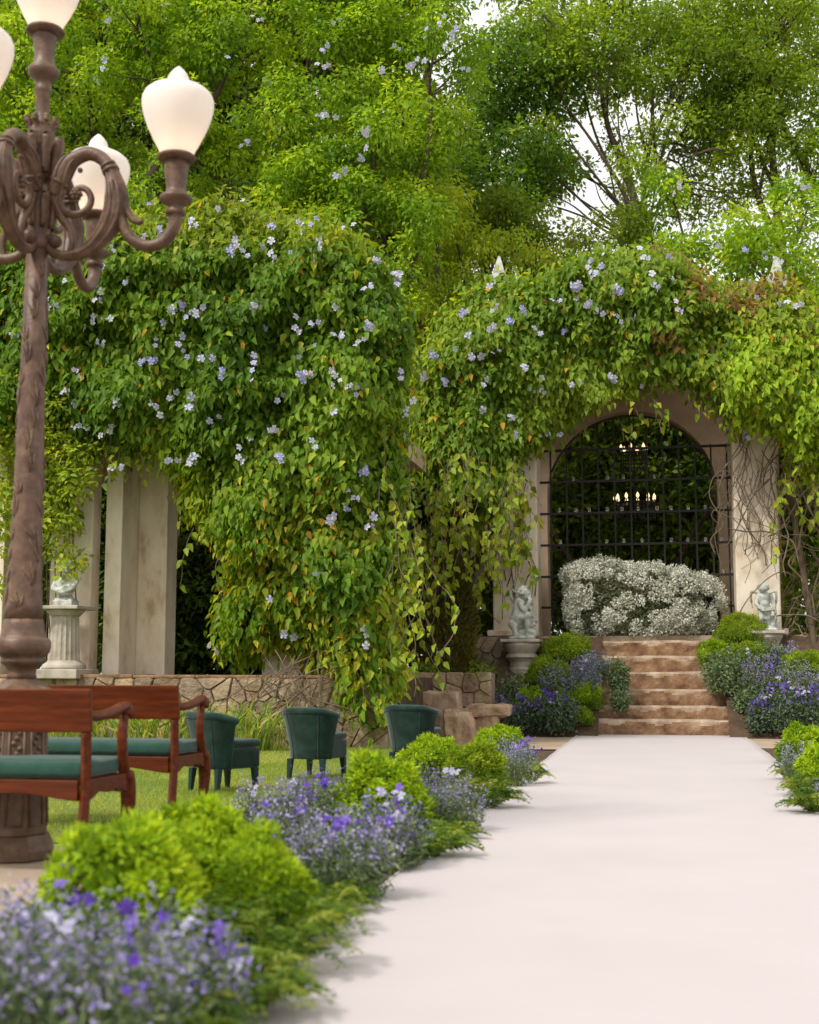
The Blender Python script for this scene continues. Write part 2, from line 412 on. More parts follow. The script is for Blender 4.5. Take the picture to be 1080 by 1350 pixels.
def rubble_wall(name, label, x0, x1, yf, z0, z1, depth=0.5, cell=0.27, gap=0.0055, seed=1, cap=True, group=None):
    r = np.random.default_rng(seed)
    w, h = x1 - x0, z1 - z0
    n = max(4, int(w * h / (cell * cell)))
    pts = np.stack([r.uniform(0, w, n), r.uniform(0, h, n)], 1)
    for _ in range(3):                                      # push apart a little
        for i in range(n):
            d = pts[i] - pts; dd = np.hypot(d[:, 0], d[:, 1]); dd[i] = 9
            j = dd.argmin()
            if dd[j] < cell * 0.5: pts[i] += d[j] / max(dd[j], 1e-3) * cell * 0.2
        pts = np.clip(pts, 0.02, [w - 0.02, h - 0.02])
    root = thing(name, label, 'stone wall', ((x0 + x1) / 2, yf, z0), group=group)
    mb = MB(); mb.box(-w / 2, w / 2, 0.008, depth, 0, h - 0.015)
    mb.build('mortar_core', M['mortar'], root)
    st = MB(); scol = []
    for i in range(n):
        poly = [np.array(p, float) for p in ((0, 0), (w, 0), (w, h), (0, h))]
        d = np.hypot(*(pts - pts[i]).T); order = d.argsort()[1:22]
        for j in order:
            poly = clip_cell(poly, pts[i], pts[j])
            if len(poly) < 3: break
        if len(poly) < 3: continue
        c = sum(poly) / len(poly); q = []
        for p in poly:
            v = c - p; L = np.hypot(*v)
            if L < 0.03: continue
            q.append(p + v / L * min(gap * r.uniform(0.8, 1.8), L * 0.4))
        if len(q) < 3: continue
        # round the outline: cut each corner
        rq = []
        for k in range(len(q)):
            a, b, e = q[k - 1], q[k], q[(k + 1) % len(q)]
            rq += [b + (a - b) * 0.11, b + (e - b) * 0.11]
        m = len(rq); out = r.uniform(0.0, 0.035); tilt = r.uniform(-0.10, 0.10, 2)
        ring0 = [(p[0] - w / 2, 0.03, p[1]) for p in rq]
        ring1 = [(p[0] - w / 2, -0.002 - out * 0.5, p[1]) for p in rq]
        ins = [p + (c - p) * 0.10 for p in rq]
        ring2 = [(p[0] - w / 2, -0.022 - out * 0.7 + np.dot(p - c, tilt), p[1]) for p in ins]
        fs = [(k, (k + 1) % m, m + (k + 1) % m, m + k) for k in range(m)] + [(m + k, m + (k + 1) % m, 2 * m + (k + 1) % m, 2 * m + k) for k in range(m)]
        fs.append(tuple(range(2 * m, 3 * m)))
        st.add(ring0 + ring1 + ring2, fs)
        g = r.uniform(.62, 1.25); scol += [(g * r.uniform(.96, 1.06), g, g * r.uniform(.85, 1.05), 1)] * (3 * m)
    o = st.build('stone_facing', M['rubble'], root)
    ca = o.data.color_attributes.new('Col', 'FLOAT_COLOR', 'POINT'); ca.data.foreach_set('color', np.array(scol, np.float32).ravel())
    if cap:
        mb = MB(); xs = np.linspace(-w / 2 - 0.02, w / 2 + 0.02, max(3, int(w / 0.8) + 1))
        for a, b in zip(xs[:-1], xs[1:]):
            mb.box(a + 0.004, b - 0.004, -0.03, depth + 0.2, h - 0.012, h + 0.035 + r.uniform(-.006, .006))
        mb.build('coping', M['sandstone'], root, bevel=0.012)
    return root

WY = 16.75                                           # front of the left terrace wall
zt = at(300, 893, WY)[2]
rubble_wall('stone_retaining_wall', 'long low rubble stone wall carrying the pale pillars at left', at(-60, 900, WY)[0], at(512, 900, WY)[0], WY, -0.03, zt, 0.6, 0.25, seed=3)
tb = MB(); tb.box(at(-60, 900, WY)[0], at(512, 900, WY)[0], WY + 0.8, WY + 6.5, -0.05, zt - 0.02)
tag(tb.build('terrace_ground', M['soil']), kind='structure')
LY = 20.2
zl = at(580, 886, LY)[2]
rubble_wall('stone_garden_wall', 'small rubble garden wall with plants along its top between the terraces', at(496, 900, LY)[0], at(648, 900, LY)[0], LY, -0.03, zl, 0.45, 0.21, seed=5, cap=False)
PY = 22.6                                            # front face of the pavilion piers
TZ = at(680, 839, PY)[2]                             # pavilion terrace level
x_pl0, x_pl1 = at(620, 860, PY - 0.35)[0], at(672, 860, PY - 0.35)[0]
rubble_wall('stone_plinth', 'rubble stone plinth under the pavilion pier beside the left cherub', x_pl0, x_pl1 + 0.45, PY - 0.4, -0.03, TZ - 0.01, 0.4, 0.25, seed=8, cap=False)

# rough blocks and slabs in front of the garden wall
def rock(name, label, px0, px1, py0, py1, y, depth, seed, cat='stone block', lying=False):
    a, b = at(px0, py1, y), at(px1, py0, y)
    x0, x1 = a[0], b[0]; z1 = b[2]; z0 = a[2] if lying else min(a[2], 0.0) - 0.02
    bm = bmesh.new(); bmesh.ops.create_cube(bm, size=1.0)
    bmesh.ops.subdivide_edges(bm, edges=bm.edges[:], cuts=5, use_grid_fill=True)
    P = np.array([v.co[:] for v in bm.verts]) * [x1 - x0, depth, z1 - z0]
    d = (vnoise(P + seed * 3, 4.0, seed) - 0.5) * 0.09 + (vnoise(P + seed, 13.0, seed) - 0.5) * 0.05
    q_ = P / np.array([x1 - x0, depth, z1 - z0]); nrm = np.sign(q_) * (np.abs(q_) > 0.45); nrm = unit(nrm + 1e-9)
    corner = np.abs(P / np.array([x1 - x0, depth, z1 - z0])) > 0.45
    sh = 1 - 0.03 * (corner.sum(1) >= 2) - 0.03 * (corner.sum(1) >= 3)
    P = P * sh[:, None] + nrm * d[:, None]
    for v, p in zip(bm.verts, P): v.co = p
    me = bpy.data.meshes.new(name); bm.to_mesh(me); bm.free()
    o = link(name, me, M['pale_stone'], bevel=0.01); o.location = ((x0 + x1) / 2, y + depth / 2, (z0 + z1) / 2)
    return tag(o, label, cat)
rock('stone_slab', 'flat brown stone slab lying below the small garden wall', 536, 602, 913, 935, 19.3, 0.8, 1, 'stone slab')
rock('stone_block', 'squarish upright stone block at the left end of the garden wall', 521, 542, 899, 920, 19.6, 0.4, 2)
rock('stone_block', 'pale squared stone block right of the third tub chair', 586, 619, 937, 968, 18.0, 0.6, 3)
rock('stone_block', 'rough rusty boulder next to the pansies at the foot of the bed', 621, 656, 944, 968, 18.4, 0.5, 4)
rock('stone_slab', 'sloping flat slab lying on top of the two blocks by the pansies', 612, 668, 930, 945, 18.3, 0.8, 5, 'stone slab', True)

# ------------------------------------------------------------------ stone steps
def make_steps():
    root = thing('stone_steps', 'six worn rusty sandstone steps rising to the pavilion', 'steps', (0, 20.8, 0))
    tops = [949, 931, 909, 886, 865, 845]; z_prev = -0.03
    x0, x1 = [768, 776, 790, 790, 780, 760], [1002, 995, 988, 975, 965, 945]
    for i in range(6):
        y = 20.8 + 0.33 * i
        z = at(880, tops[i], y)[2]
        a, b = at(x0[i], tops[i], y)[0], at(x1[i], tops[i], y)[0]
        bm = bmesh.new(); bmesh.ops.create_cube(bm, size=1.0)
        ex = [e for e in bm.edges if abs(e.verts[0].co.x - e.verts[1].co.x) > 0.5]
        bmesh.ops.subdivide_edges(bm, edges=ex, cuts=40)
        ez = [e for e in bm.edges if abs(e.verts[0].co.z - e.verts[1].co.z) > 0.5]
        bmesh.ops.subdivide_edges(bm, edges=ez, cuts=9)
        dep = 0.6 if i < 5 else 1.1
        S = np.array([b - a, dep, z - z_prev + 0.03])
        P = np.array([v.co[:] for v in bm.verts]) * S
        fr = P[:, 1] < -dep * 0.45; tp = P[:, 2] > S[2] * 0.45
        q = P + [0, 0, i * 5.0]
        P[:, 1] += np.where(fr, (vnoise(q, 2.5, 3) - 0.5) * 0.07 + (vnoise(q, 9, 4) - 0.5) * 0.05, 0)
        P[:, 2] += np.where(tp, (vnoise(q * [1, 0, 0] + i, 1.6, 5) - 0.5) * 0.035 + (vnoise(q * [1, 0, 0], 7, 6) - 0.5) * 0.02, 0)
        P[fr & tp, 1] += 0.012
        for v, p in zip(bm.verts, P): v.co = p
        me = bpy.data.meshes.new('step'); bm.to_mesh(me); bm.free()
        o = link('step', me, M['sandstone'], root); me.materials.append(M['worn_lit_edge'])
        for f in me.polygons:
            if f.center.z > S[2] * 0.5 - 0.055 + 0.03 * math.sin(f.center.x * 9 + i * 2) : f.material_index = 1  # lighter treads and top band: wear plus the lit edge painted in
        o.location = ((a + b) / 2, y + dep / 2 - 20.8, (z + z_prev - 0.03) / 2 + 0.0)
        z_prev = z
    return z_prev
make_steps()
tb = MB(); tb.box(at(600, 860, PY)[0] - 0.2, 4.5, PY - 0.02, PY + 7, -0.05, TZ)
tag(tb.build('pavilion_terrace', M['paving']), kind='structure')

# sloping planting beds on both sides of the steps
def bed_z(y): return float(np.clip((y - 20.25) / 2.3 * (TZ - 0.03), 0, TZ - 0.03))
def make_bed(name, xa, xb):
    ys = np.linspace(19.6, 22.56, 16); xs = np.linspace(xa, xb, 16)
    vs = [(x, y, bed_z(y) + 0.06 * (vnoise(np.array([[x, y, 0.0]]), 2.5, 9)[0] - 0.3) - (0.05 if y < 20.3 else 0)) for y in ys for x in xs]
    fs = [(j * 16 + i, j * 16 + i + 1, (j + 1) * 16 + i + 1, (j + 1) * 16 + i) for j in range(15) for i in range(15)]
    tag(MB().add(vs, fs).build(name, M['soil']), kind='structure')
make_bed('planting_bed', at(655, 900, 21.5)[0], at(792, 900, 21.5)[0])
make_bed('right_planting_bed', at(955, 900, 21.5)[0], 4.5)

# ------------------------------------------------------------------ pavilion
def make_pavilion():
    xl0, xl1 = at(650, 800, PY)[0], at(709.5, 800, PY)[0]
    xr0, xr1 = at(971.5, 800, PY)[0], at(1030, 800, PY)[0]
    root = thing('garden_pavilion', 'pale vine-covered garden pavilion with round arch and square piers', 'pavilion', ((xl0 + xr1) / 2, PY, TZ))
    ox, oy, oz = root.location
    PD = 0.75                                             # pier depth
    zb = at(800, 500, PY)[2]                              # underside of the front beam
    def pier(x0, x1):
        p = MB().box(x0 - ox, x1 - ox, 0, PD, 0, zb - oz).build('pier', M['plaster'], root, bevel=0.03, seg=3)
        MB().box(x0 - 0.10 - ox, x1 + 0.003 - ox, -0.07, PD + 0.06, 0.004, 0.11).build('pier_base', M['plaster'], p, bevel=0.02)
    pier(xl0, xl1)
    q = MB().box(xr0 - ox, xr1 - ox, 0, PD, 0, zb - oz).build('pier', M['plaster'], root, bevel=0.03, seg=3)
    MB().box(xr0 - 0.003 - ox, xr1 + 0.10 - ox, -0.07, PD + 0.06, 0.004, 0.11).build('pier_base', M['plaster'], q, bevel=0.02)
    zr = at(700, 425, PY)[2]
    MB().box(xl0 - ox - 0.1, xr1 - ox + 0.1, 0.02, PD - 0.02, zb - oz + 0.002, zr - oz).build('front_beam', M['plaster'], root, bevel=0.02)
    # rear arch wall
    BY = 25.4
    ya0, ya1 = BY - oy, BY - oy + 0.55
    cx = (at(721, 620, BY)[0] + at(945, 620, BY)[0]) / 2 - ox
    rad = (at(945, 620, BY)[0] - at(721, 620, BY)[0]) / 2
    ztop = at(840, 542, BY)[2] - oz; zs = ztop - rad
    arc = [(cx + rad * math.cos(t), zs + rad * math.sin(t)) for t in np.linspace(math.pi, 0, 33)]
    W0, W1, H = xl0 - ox - 0.3, xr1 - ox + 0.3, zr - oz - 0.1
    # two legs and spandrels as strips
    mb = MB()
    for y in (ya0, ya1): pass
    pts_l = [(W0, 0)] + [(arc[0][0], 0)] + arc[:17] + [(cx, H), (W0, H)]
    pts_r = [(arc[-1][0], 0), (W1, 0), (W1, H), (cx, H)] + arc[16:]
    def strip(pts_in, pts_out):
        n = len(pts_in); vs = []
        for (a, b) in zip(pts_in, pts_out):
            vs += [(a[0], ya0, a[1]), (b[0], ya0, b[1]), (a[0], ya1, a[1]), (b[0], ya1, b[1])]
        fs = []
        for i in range(n - 1):
            k, l = 4 * i, 4 * i + 4
            fs += [(k, k + 1, l + 1, l), (k + 2, l + 2, l + 3, k + 3), (k, l, l + 2, k + 2), (k + 1, k + 3, l + 3, l + 1)]
        mb.add(vs, fs)
    inner = [(arc[0][0], 0)] + arc + [(arc[-1][0], 0)]
    outer = [(W0, 0)]
    for k, p in enumerate(arc):
        u = k / 32
        outer.append((W0, zs + (H - zs) * min(1, u / 0.25)) if u < 0.25 else ((W1, zs + (H - zs) * min(1, (1 - u) / 0.25)) if u > 0.75 else (W0 + (W1 - W0) * (u - 0.25) / 0.5, H)))
    outer.append((W1, 0))
    strip(inner, outer)
    mb.build('arch_wall', M['plaster_brown'], root)
    # roof slab between front beam and arch wall
    MB().box(xl0 - ox - 0.3, xr1 - ox + 0.3, PD + 0.002, BY - oy + 0.9, zr - oz - 0.09, zr - oz + 0.12).build('roof', M['plaster_brown'], root)
    for px in (658.5, 1023.5):
        a = at(px, 366, PY + 0.25); h = at(px, 338, PY + 0.25)[2] - a[2]
        f = MB(); f.frustum((a[0] - ox, 0.25, zr - oz - 0.02), 0.17, (a[0] - ox, 0.25, a[2] - oz), 0.16).frustum((a[0] - ox, 0.25, a[2] - oz + .002), 0.125, (a[0] - ox, 0.25, a[2] - oz + h), 0.02)
        f.build('finial', M['statue'], root, bevel=0.006)
    return xl1, xr0, PD
GX0, GX1, PD = make_pavilion()
GY = PY + PD - 0.12                                    # grille plane

def make_grille():
    root = thing('iron_grille', 'tall black iron grille of square bars closing the pavilion arch', 'iron grille', ((GX0 + GX1) / 2, GY, TZ))
    cx = (GX0 + GX1) / 2
    rows = [at(840, y, GY)[2] - TZ for y in (591, 633, 675, 717, 759, 800)]
    cols = [at(x, 700, GY)[0] - cx for x in (727, 748, 769, 790, 811.5, 833, 855, 876, 897, 918.5, 940, 961)]
    hb = MB()
    for z in rows: hb.box(GX0 - cx + 0.004, GX1 - cx - 0.004, -0.022, 0.022, z - 0.02, z + 0.02)
    hb.build('cross_bars', M['iron_dark'], root)
    vb = MB()
    ac, ar = (at(721, 620, GY)[0] + at(945, 620, GY)[0]) / 2 - cx, (at(945, 620, GY)[0] - at(721, 620, GY)[0]) / 2
    at_ = at(840, 548, GY)[2] - TZ
    top = lambda x: at_ - ar + math.sqrt(max(0, ar * ar - (x - ac) ** 2))
    for x in cols: vb.box(x - 0.015, x + 0.015, -0.017, 0.017, 0.004, max(rows[0] + 0.03, top(x)))
    ab = MB(); pts = [(ac + ar * math.cos(t), 0, at_ - ar + ar * math.sin(t)) for t in np.linspace(0.35, math.pi - 0.35, 40)]
    ab.tube(pts, 0.022, 6).build('arched_bar', M['iron_dark'], root)
    vb.build('upright_bars', M['iron_dark'], root)
    return rows, cols, cx
g_rows, g_cols, g_cx = make_grille()

def make_votives():
    mb = MB(); mb.lathe([(0.014, 0), (0.024, 0.010), (0.027, 0.035), (0.022, 0.062), (0.025, 0.075)], 10, cap=False)
    mb.lathe([(0.010, 0.004), (0.010, 0.02)], 8)
    me = mb.mesh('glass_candle_holder')
    me.materials.append(M['glass'])
    r = random.Random(4); k = 0
    for zi in g_rows[1:]:
        for a, b in zip([GX0 - g_cx + 0.02] + g_cols, g_cols + [GX1 - g_cx - 0.02]):
            if r.random() < 0.3: continue
            o = bpy.data.objects.new('glass_candle_holder', me); COL.objects.link(o)
            o.location = (g_cx + (a + b) / 2 + r.uniform(-0.03, 0.03), GY, TZ + zi + 0.021)
            tag(o, 'tiny clear glass candle holder standing on a cross bar of the iron grille', 'candle holder', 'glass candle holders on the grille bars')
make_votives()

def make_chandelier():
    Y = 24.2
    c = at(837, 655, Y); zl = at(837, 664, Y)[2]; zu = at(837, 598, Y)[2]
    root = thing('chandelier', 'black two-tier candle chandelier glowing inside the pavilion arch', 'chandelier', (c[0], Y, zl))
    zt_ = at(700, 385, PY)[2] - 0.1 - zl
    def ring(r, z, n, nm):
        mb = MB()
        for zz, th in ((z, 0.016), (z - 0.16, 0.012), (z - 0.30, 0.010)):
            p = [(r * math.cos(2 * math.pi * i / 24), r * math.sin(2 * math.pi * i / 24), zz) for i in range(25)]
            mb.tube(p, th, 6, cap=False)
        for i in range(28):
            a = 2 * math.pi * i / 28
            mb.tube([(r * math.cos(a), r * math.sin(a), z), (r * math.cos(a), r * math.sin(a), z - 0.30)], 0.007, 4)
        for i in range(4):
            a = math.pi * i / 2 + 0.4
            mb.tube([(r * math.cos(a), r * math.sin(a), z), (0.02 * math.cos(a), 0.02 * math.sin(a), z + 0.02)], 0.008, 5)
        o = mb.build(nm, M['iron_dark'], root)
        for i in range(n):
            a = 2 * math.pi * i / n + 0.3
            x, y = r * math.cos(a), r * math.sin(a)
            s = MB().lathe([(0.012, 0), (0.014, 0.05), (0.012, 0.055)], 8, (x, y, z + 0.01)).build('candle_tube', M['statue'], o, smooth=True)
            MB().lathe([(0.012, 0), (0.030, 0.03), (0.026, 0.06), (0.010, 0.095), (0.001, 0.11)], 10, (x, y, z + 0.066)).build('candle_bulb', M['bulb'], o, smooth=True)
    ring(0.37, 0, 11, 'lower_ring'); ring(0.245, zu - zl, 6, 'upper_ring')
    MB().tube([(0, 0, -0.3), (0, 0, zt_)], 0.012, 6).build('hanging_rod', M['iron_dark'], root)
make_chandelier()

# ------------------------------------------------------------------ left pergola
def make_pergola():
    root = thing('pillared_pergola', 'pale plastered pergola pillars under the big flowering vine at left', 'pergola', (at(160, 880, 18)[0], 17.6, zt))
    ox, oy, oz = root.location
    PT = 4.3
    def pil(x0p, x1p, y, d, py=880):
        x0, x1 = at(x0p, py, y)[0], at(x1p, py, y)[0]
        MB().box(x0 - ox, x1 - ox, y - oy, y - oy + d, -0.03, PT - oz).build('pillar', M['plaster'], root, bevel=0.012)
    pil(62, 117, 17.45, 0.28)
    pil(134, 156, 17.45, 0.62)
    x0, x1 = at(168, 880, 18.0)[0], at(214, 880, 18.0)[0]
    MB().box(at(156, 880, 17.45)[0] - ox - 0.02, x1 - ox, 18.08 - oy, 18.5 - oy, -0.03, PT - oz).build('pillar', M['plaster'], root, bevel=0.012)
    pil(345, 395, 17.5, 0.5)
    pil(-40, 0, 17.45, 0.5)
    x0, x1 = at(-60, 880, 17.6)[0], at(505, 880, 17.6)[0]
    MB().box(x0 - ox, x1 - ox, 17.4 - oy, 21.0 - oy, PT - oz + 0.002, PT - oz + 0.3).build('roof_slab', M['plaster_brown'], root)
    return root
make_pergola()

# ------------------------------------------------------------------ vines
def poly_inside(px, py, poly):
    ins = np.zeros(len(px), bool); n = len(poly)
    for i in range(n):
        x0, y0 = poly[i]; x1, y1 = poly[(i + 1) % n]
        if y0 == y1: continue
        c = ((y0 > py) != (y1 > py)) & (px < (x1 - x0) * (py - y0) / (y1 - y0) + x0)
        ins ^= c
    return ins
def poly_dist(px, py, poly):
    best = np.full(len(px), 1e9); vx = np.zeros(len(px)); vy = np.zeros(len(px)); n = len(poly)
    for i in range(n):
        a = np.array(poly[i], float); b = np.array(poly[(i + 1) % n], float); d = b - a; L = max((d ** 2).sum(), 1e-9)
        t = np.clip(((px - a[0]) * d[0] + (py - a[1]) * d[1]) / L, 0, 1)
        qx, qy = a[0] + t * d[0] - px, a[1] + t * d[1] - py; dist = np.hypot(qx, qy)
        m = dist < best; best = np.where(m, dist, best); vx = np.where(m, qx, vx); vy = np.where(m, qy, vy)
    return best, vx / np.maximum(best, 1e-6), vy / np.maximum(best, 1e-6)
def poly_sample(poly, n):
    p = np.array(poly, float); lo, hi = p.min(0), p.max(0); X, Y = [], []; tot = 0
    while tot < n:
        x = rng.uniform(lo[0], hi[0], n); y = rng.uniform(lo[1], hi[1], n); m = poly_inside(x, y, poly)
        X.append(x[m]); Y.append(y[m]); tot += m.sum()
    return np.concatenate(X)[:n], np.concatenate(Y)[:n]

def pillow(poly, Y, R, px, py, seed, lump=0.35):
    d, ex, ey = poly_dist(px, py, poly)
    u = np.clip(d * Y / F_PX / R, 0, 1); b = R * np.sqrt(np.maximum(0, 1 - (1 - u) ** 2))
    P0 = atn(px, py, np.full(len(px), Y))
    l = (vnoise(P0, 1.1, seed) - 0.5) * lump * 1.4 + (vnoise(P0, 2.6, seed + 1) - 0.5) * lump
    nrm = np.stack([ex * (1 - u), -(0.35 + u), -ey * (1 - u)], 1)
    return b, l, u, nrm

def vine_foliage(poly, Y, R, n, seed, colfn, size=(0.095, 0.165), back=0.16, thick=0.6, lump=0.50, wfac=0.54):
    px, py = poly_sample(poly, n)
    px = px + rng.normal(0, 5, n); py = py + rng.normal(0, 5, n)
    b, l, u, nrm = pillow(poly, Y, R, px, py, seed, lump)
    lay = np.minimum(rng.exponential(0.12, n), thick)
    isb = rng.random(n) < back
    y = np.where(isb, Y + 0.8 * b * rng.random(n), Y - b + l + lay)
    P = atn(px, py, y)
    nrm = unit(nrm); nrm[isb] *= [1, -1, 1]
    P = P + nrm * ((vnoise(P, 1.7, seed + 5) - 0.45) * 0.42 * (1 - u) + (rng.random(n) ** 6) * 0.28)[:, None]
    # slope of the lumps, so sheets of leaves turn with the surface
    N = unit(nrm + [0, 0, 0.45] + 0.42 * rng.standard_normal((n, 3)))
    T = unit(np.array([0, 0, -1.0]) + 0.45 * nrm + 0.42 * rng.standard_normal((n, 3)))
    L = rng.uniform(*size, n) * (0.8 + 0.4 * rng.random(n)); W = L * wfac * rng.uniform(0.8, 1.15, n)
    C = colfn(px, py, P, n)
    return P, T, N, L, W, C

def strands(starts, seed, leafsize=(0.08, 0.14), cols=None, rad=0.006, step=0.10, dens=1.0):
    """hanging shoots: returns stem tubes and leaves; start = (px, py, y, length in m, sideways drift)"""
    r = np.random.default_rng(seed); mb = MB(); Ps, Ts, Ns = [], [], []
    for (px, py, y, length, drift) in starts:
        p = at(px, py, y); pts = [p]; n = max(4, int(length / 0.15)); d = np.array([drift, r.uniform(-.2, .0), -1.0])
        for k in range(n):
            d = d * [.8, .8, 1] + r.normal(0, 0.20, 3) * [1, .6, .3]; d[2] = min(d[2], -0.5); dd = d / np.linalg.norm(d)
            pts.append(pts[-1] + dd * length / n)
        pts = curve(pts, 3); mb.tube(pts, rad, 5)
        m = int(length / step * dens)
        for k in range(m):
            q = pts[int(r.uniform(0.05, 1.0) * (len(pts) - 1))]
            o = r.normal(0, 1, 3); o[2] = -abs(o[2]) * 0.3; o = o / np.linalg.norm(o)
            Ps.append(q + o * 0.02); Ts.append(o * 0.7 + [0, -0.1, -0.8]); Ns.append(np.array([0, -1, 0.4]) + r.normal(0, 0.45, 3))
    P, T, N = np.array(Ps), np.array(Ts), unit(np.array(Ns)); n = len(P)
    L = r.uniform(*leafsize, n); W = L * 0.62
    C = palette(cols, r.random(n))
    return mb, (P, T, N, L, W, C)

def cat_leaves(*parts): return [np.concatenate([p[i] for p in parts]) for i in range(6)]

# blossoms: small clusters of five-petal trumpet flowers, a few meshes shared by all
def petals_into(acc, c, N, r, col, rn, k=5):
    N = unit(np.array(N)); u = unit(np.cross(N, [0.3, 0.2, 0.9])); w = np.cross(N, u); a0 = rn.uniform(0, 6.28)
    for i in range(k):
        a = a0 + 2 * math.pi * i / k + rn.normal(0, 0.1); d = u * math.cos(a) + w * math.sin(a); s = np.cross(N, d)
        rr = r * rn.uniform(0.85, 1.12); b = len(acc['v'])
        acc['v'] += [c, c + d * rr * .55 + s * rr * .36 + N * rr * .12, c + d * rr * .95 + s * rr * .30 + N * rr * .02, c + d * rr + N * rr * -.08, c + d * rr * .95 - s * rr * .30 + N * rr * .02, c + d * rr * .55 - s * rr * .36 + N * rr * .12]
        cc = np.array(col) * rn.uniform(0.88, 1.1)
        acc['c'] += [cc * 0.75] + [cc] * 5
        acc['f'] += [(b, b + 1, b + 2, b + 3), (b, b + 3, b + 4, b + 5)]
def acc_mesh(name, acc, mat):
    me = bpy.data.meshes.new(name); me.from_pydata([tuple(p) for p in acc['v']], [], acc['f'])
    ca = me.color_attributes.new('Col', 'FLOAT_COLOR', 'POINT'); C = np.ones((len(acc['v']), 4), np.float32); C[:, :3] = np.clip(np.array(acc['c']), 0, .95)
    ca.data.foreach_set('color', C.ravel()); me.materials.append(mat); return me
BLOSSOM = []
for s in range(6):
    rn = np.random.default_rng(50 + s); acc = {'v': [], 'c': [], 'f': []}
    for k in range([1, 2, 4, 3, 5, 3][s]):
        c = rn.normal(0, 0.05, 3) * [1.2, .5, .9] if k else np.zeros(3)
        petals_into(acc, c, np.array([0, -1, 0.2]) + rn.normal(0, 0.55, 3), rn.uniform(0.034, 0.052), [(0.66, 0.66, 0.88), (0.60, 0.59, 0.86), (0.76, 0.75, 0.88), (0.66, 0.65, 0.88), (0.72, 0.71, 0.88), (0.52, 0.51, 0.84)][s], rn)
    BLOSSOM.append(acc_mesh('blossom', acc, M['petal']))
def place_blossoms(root, pts, cloud, seed, scale=1.0, tol=0.16):
    """each cluster sits on the outermost leaves near its sight line"""
    r = random.Random(seed); rel = cloud - CAM; dep = rel @ FW
    for (px, py) in pts:
        v = ray(px, py); near = np.linalg.norm(rel - v[None] * dep[:, None], axis=1) < tol
        if not near.any(): continue
        d = np.sort(dep[near]); p = CAM + v * (d[min(2, len(d) - 1)] - 0.05)
        o = bpy.data.objects.new('blossom', BLOSSOM[r.randrange(6)]); COL.objects.link(o); o.parent = root
        o.location = Vector(p) - root.location; s = scale * r.uniform(0.7, 1.15); o.scale = (s, s, s)
        o.rotation_euler = (r.uniform(-.5, .3), r.uniform(0, 6.28), r.uniform(-.6, .6))

VG = [(0.040, 0.090, 0.008), (0.086, 0.165, 0.012), (0.145, 0.235, 0.017), (0.25, 0.325, 0.027)]
VY = [(0.14, 0.21, 0.014), (0.23, 0.29, 0.02), (0.34, 0.36, 0.03), (0.42, 0.37, 0.04)]
def mixcol(a, b, w): return a * (1 - w[:, None]) + b * w[:, None]

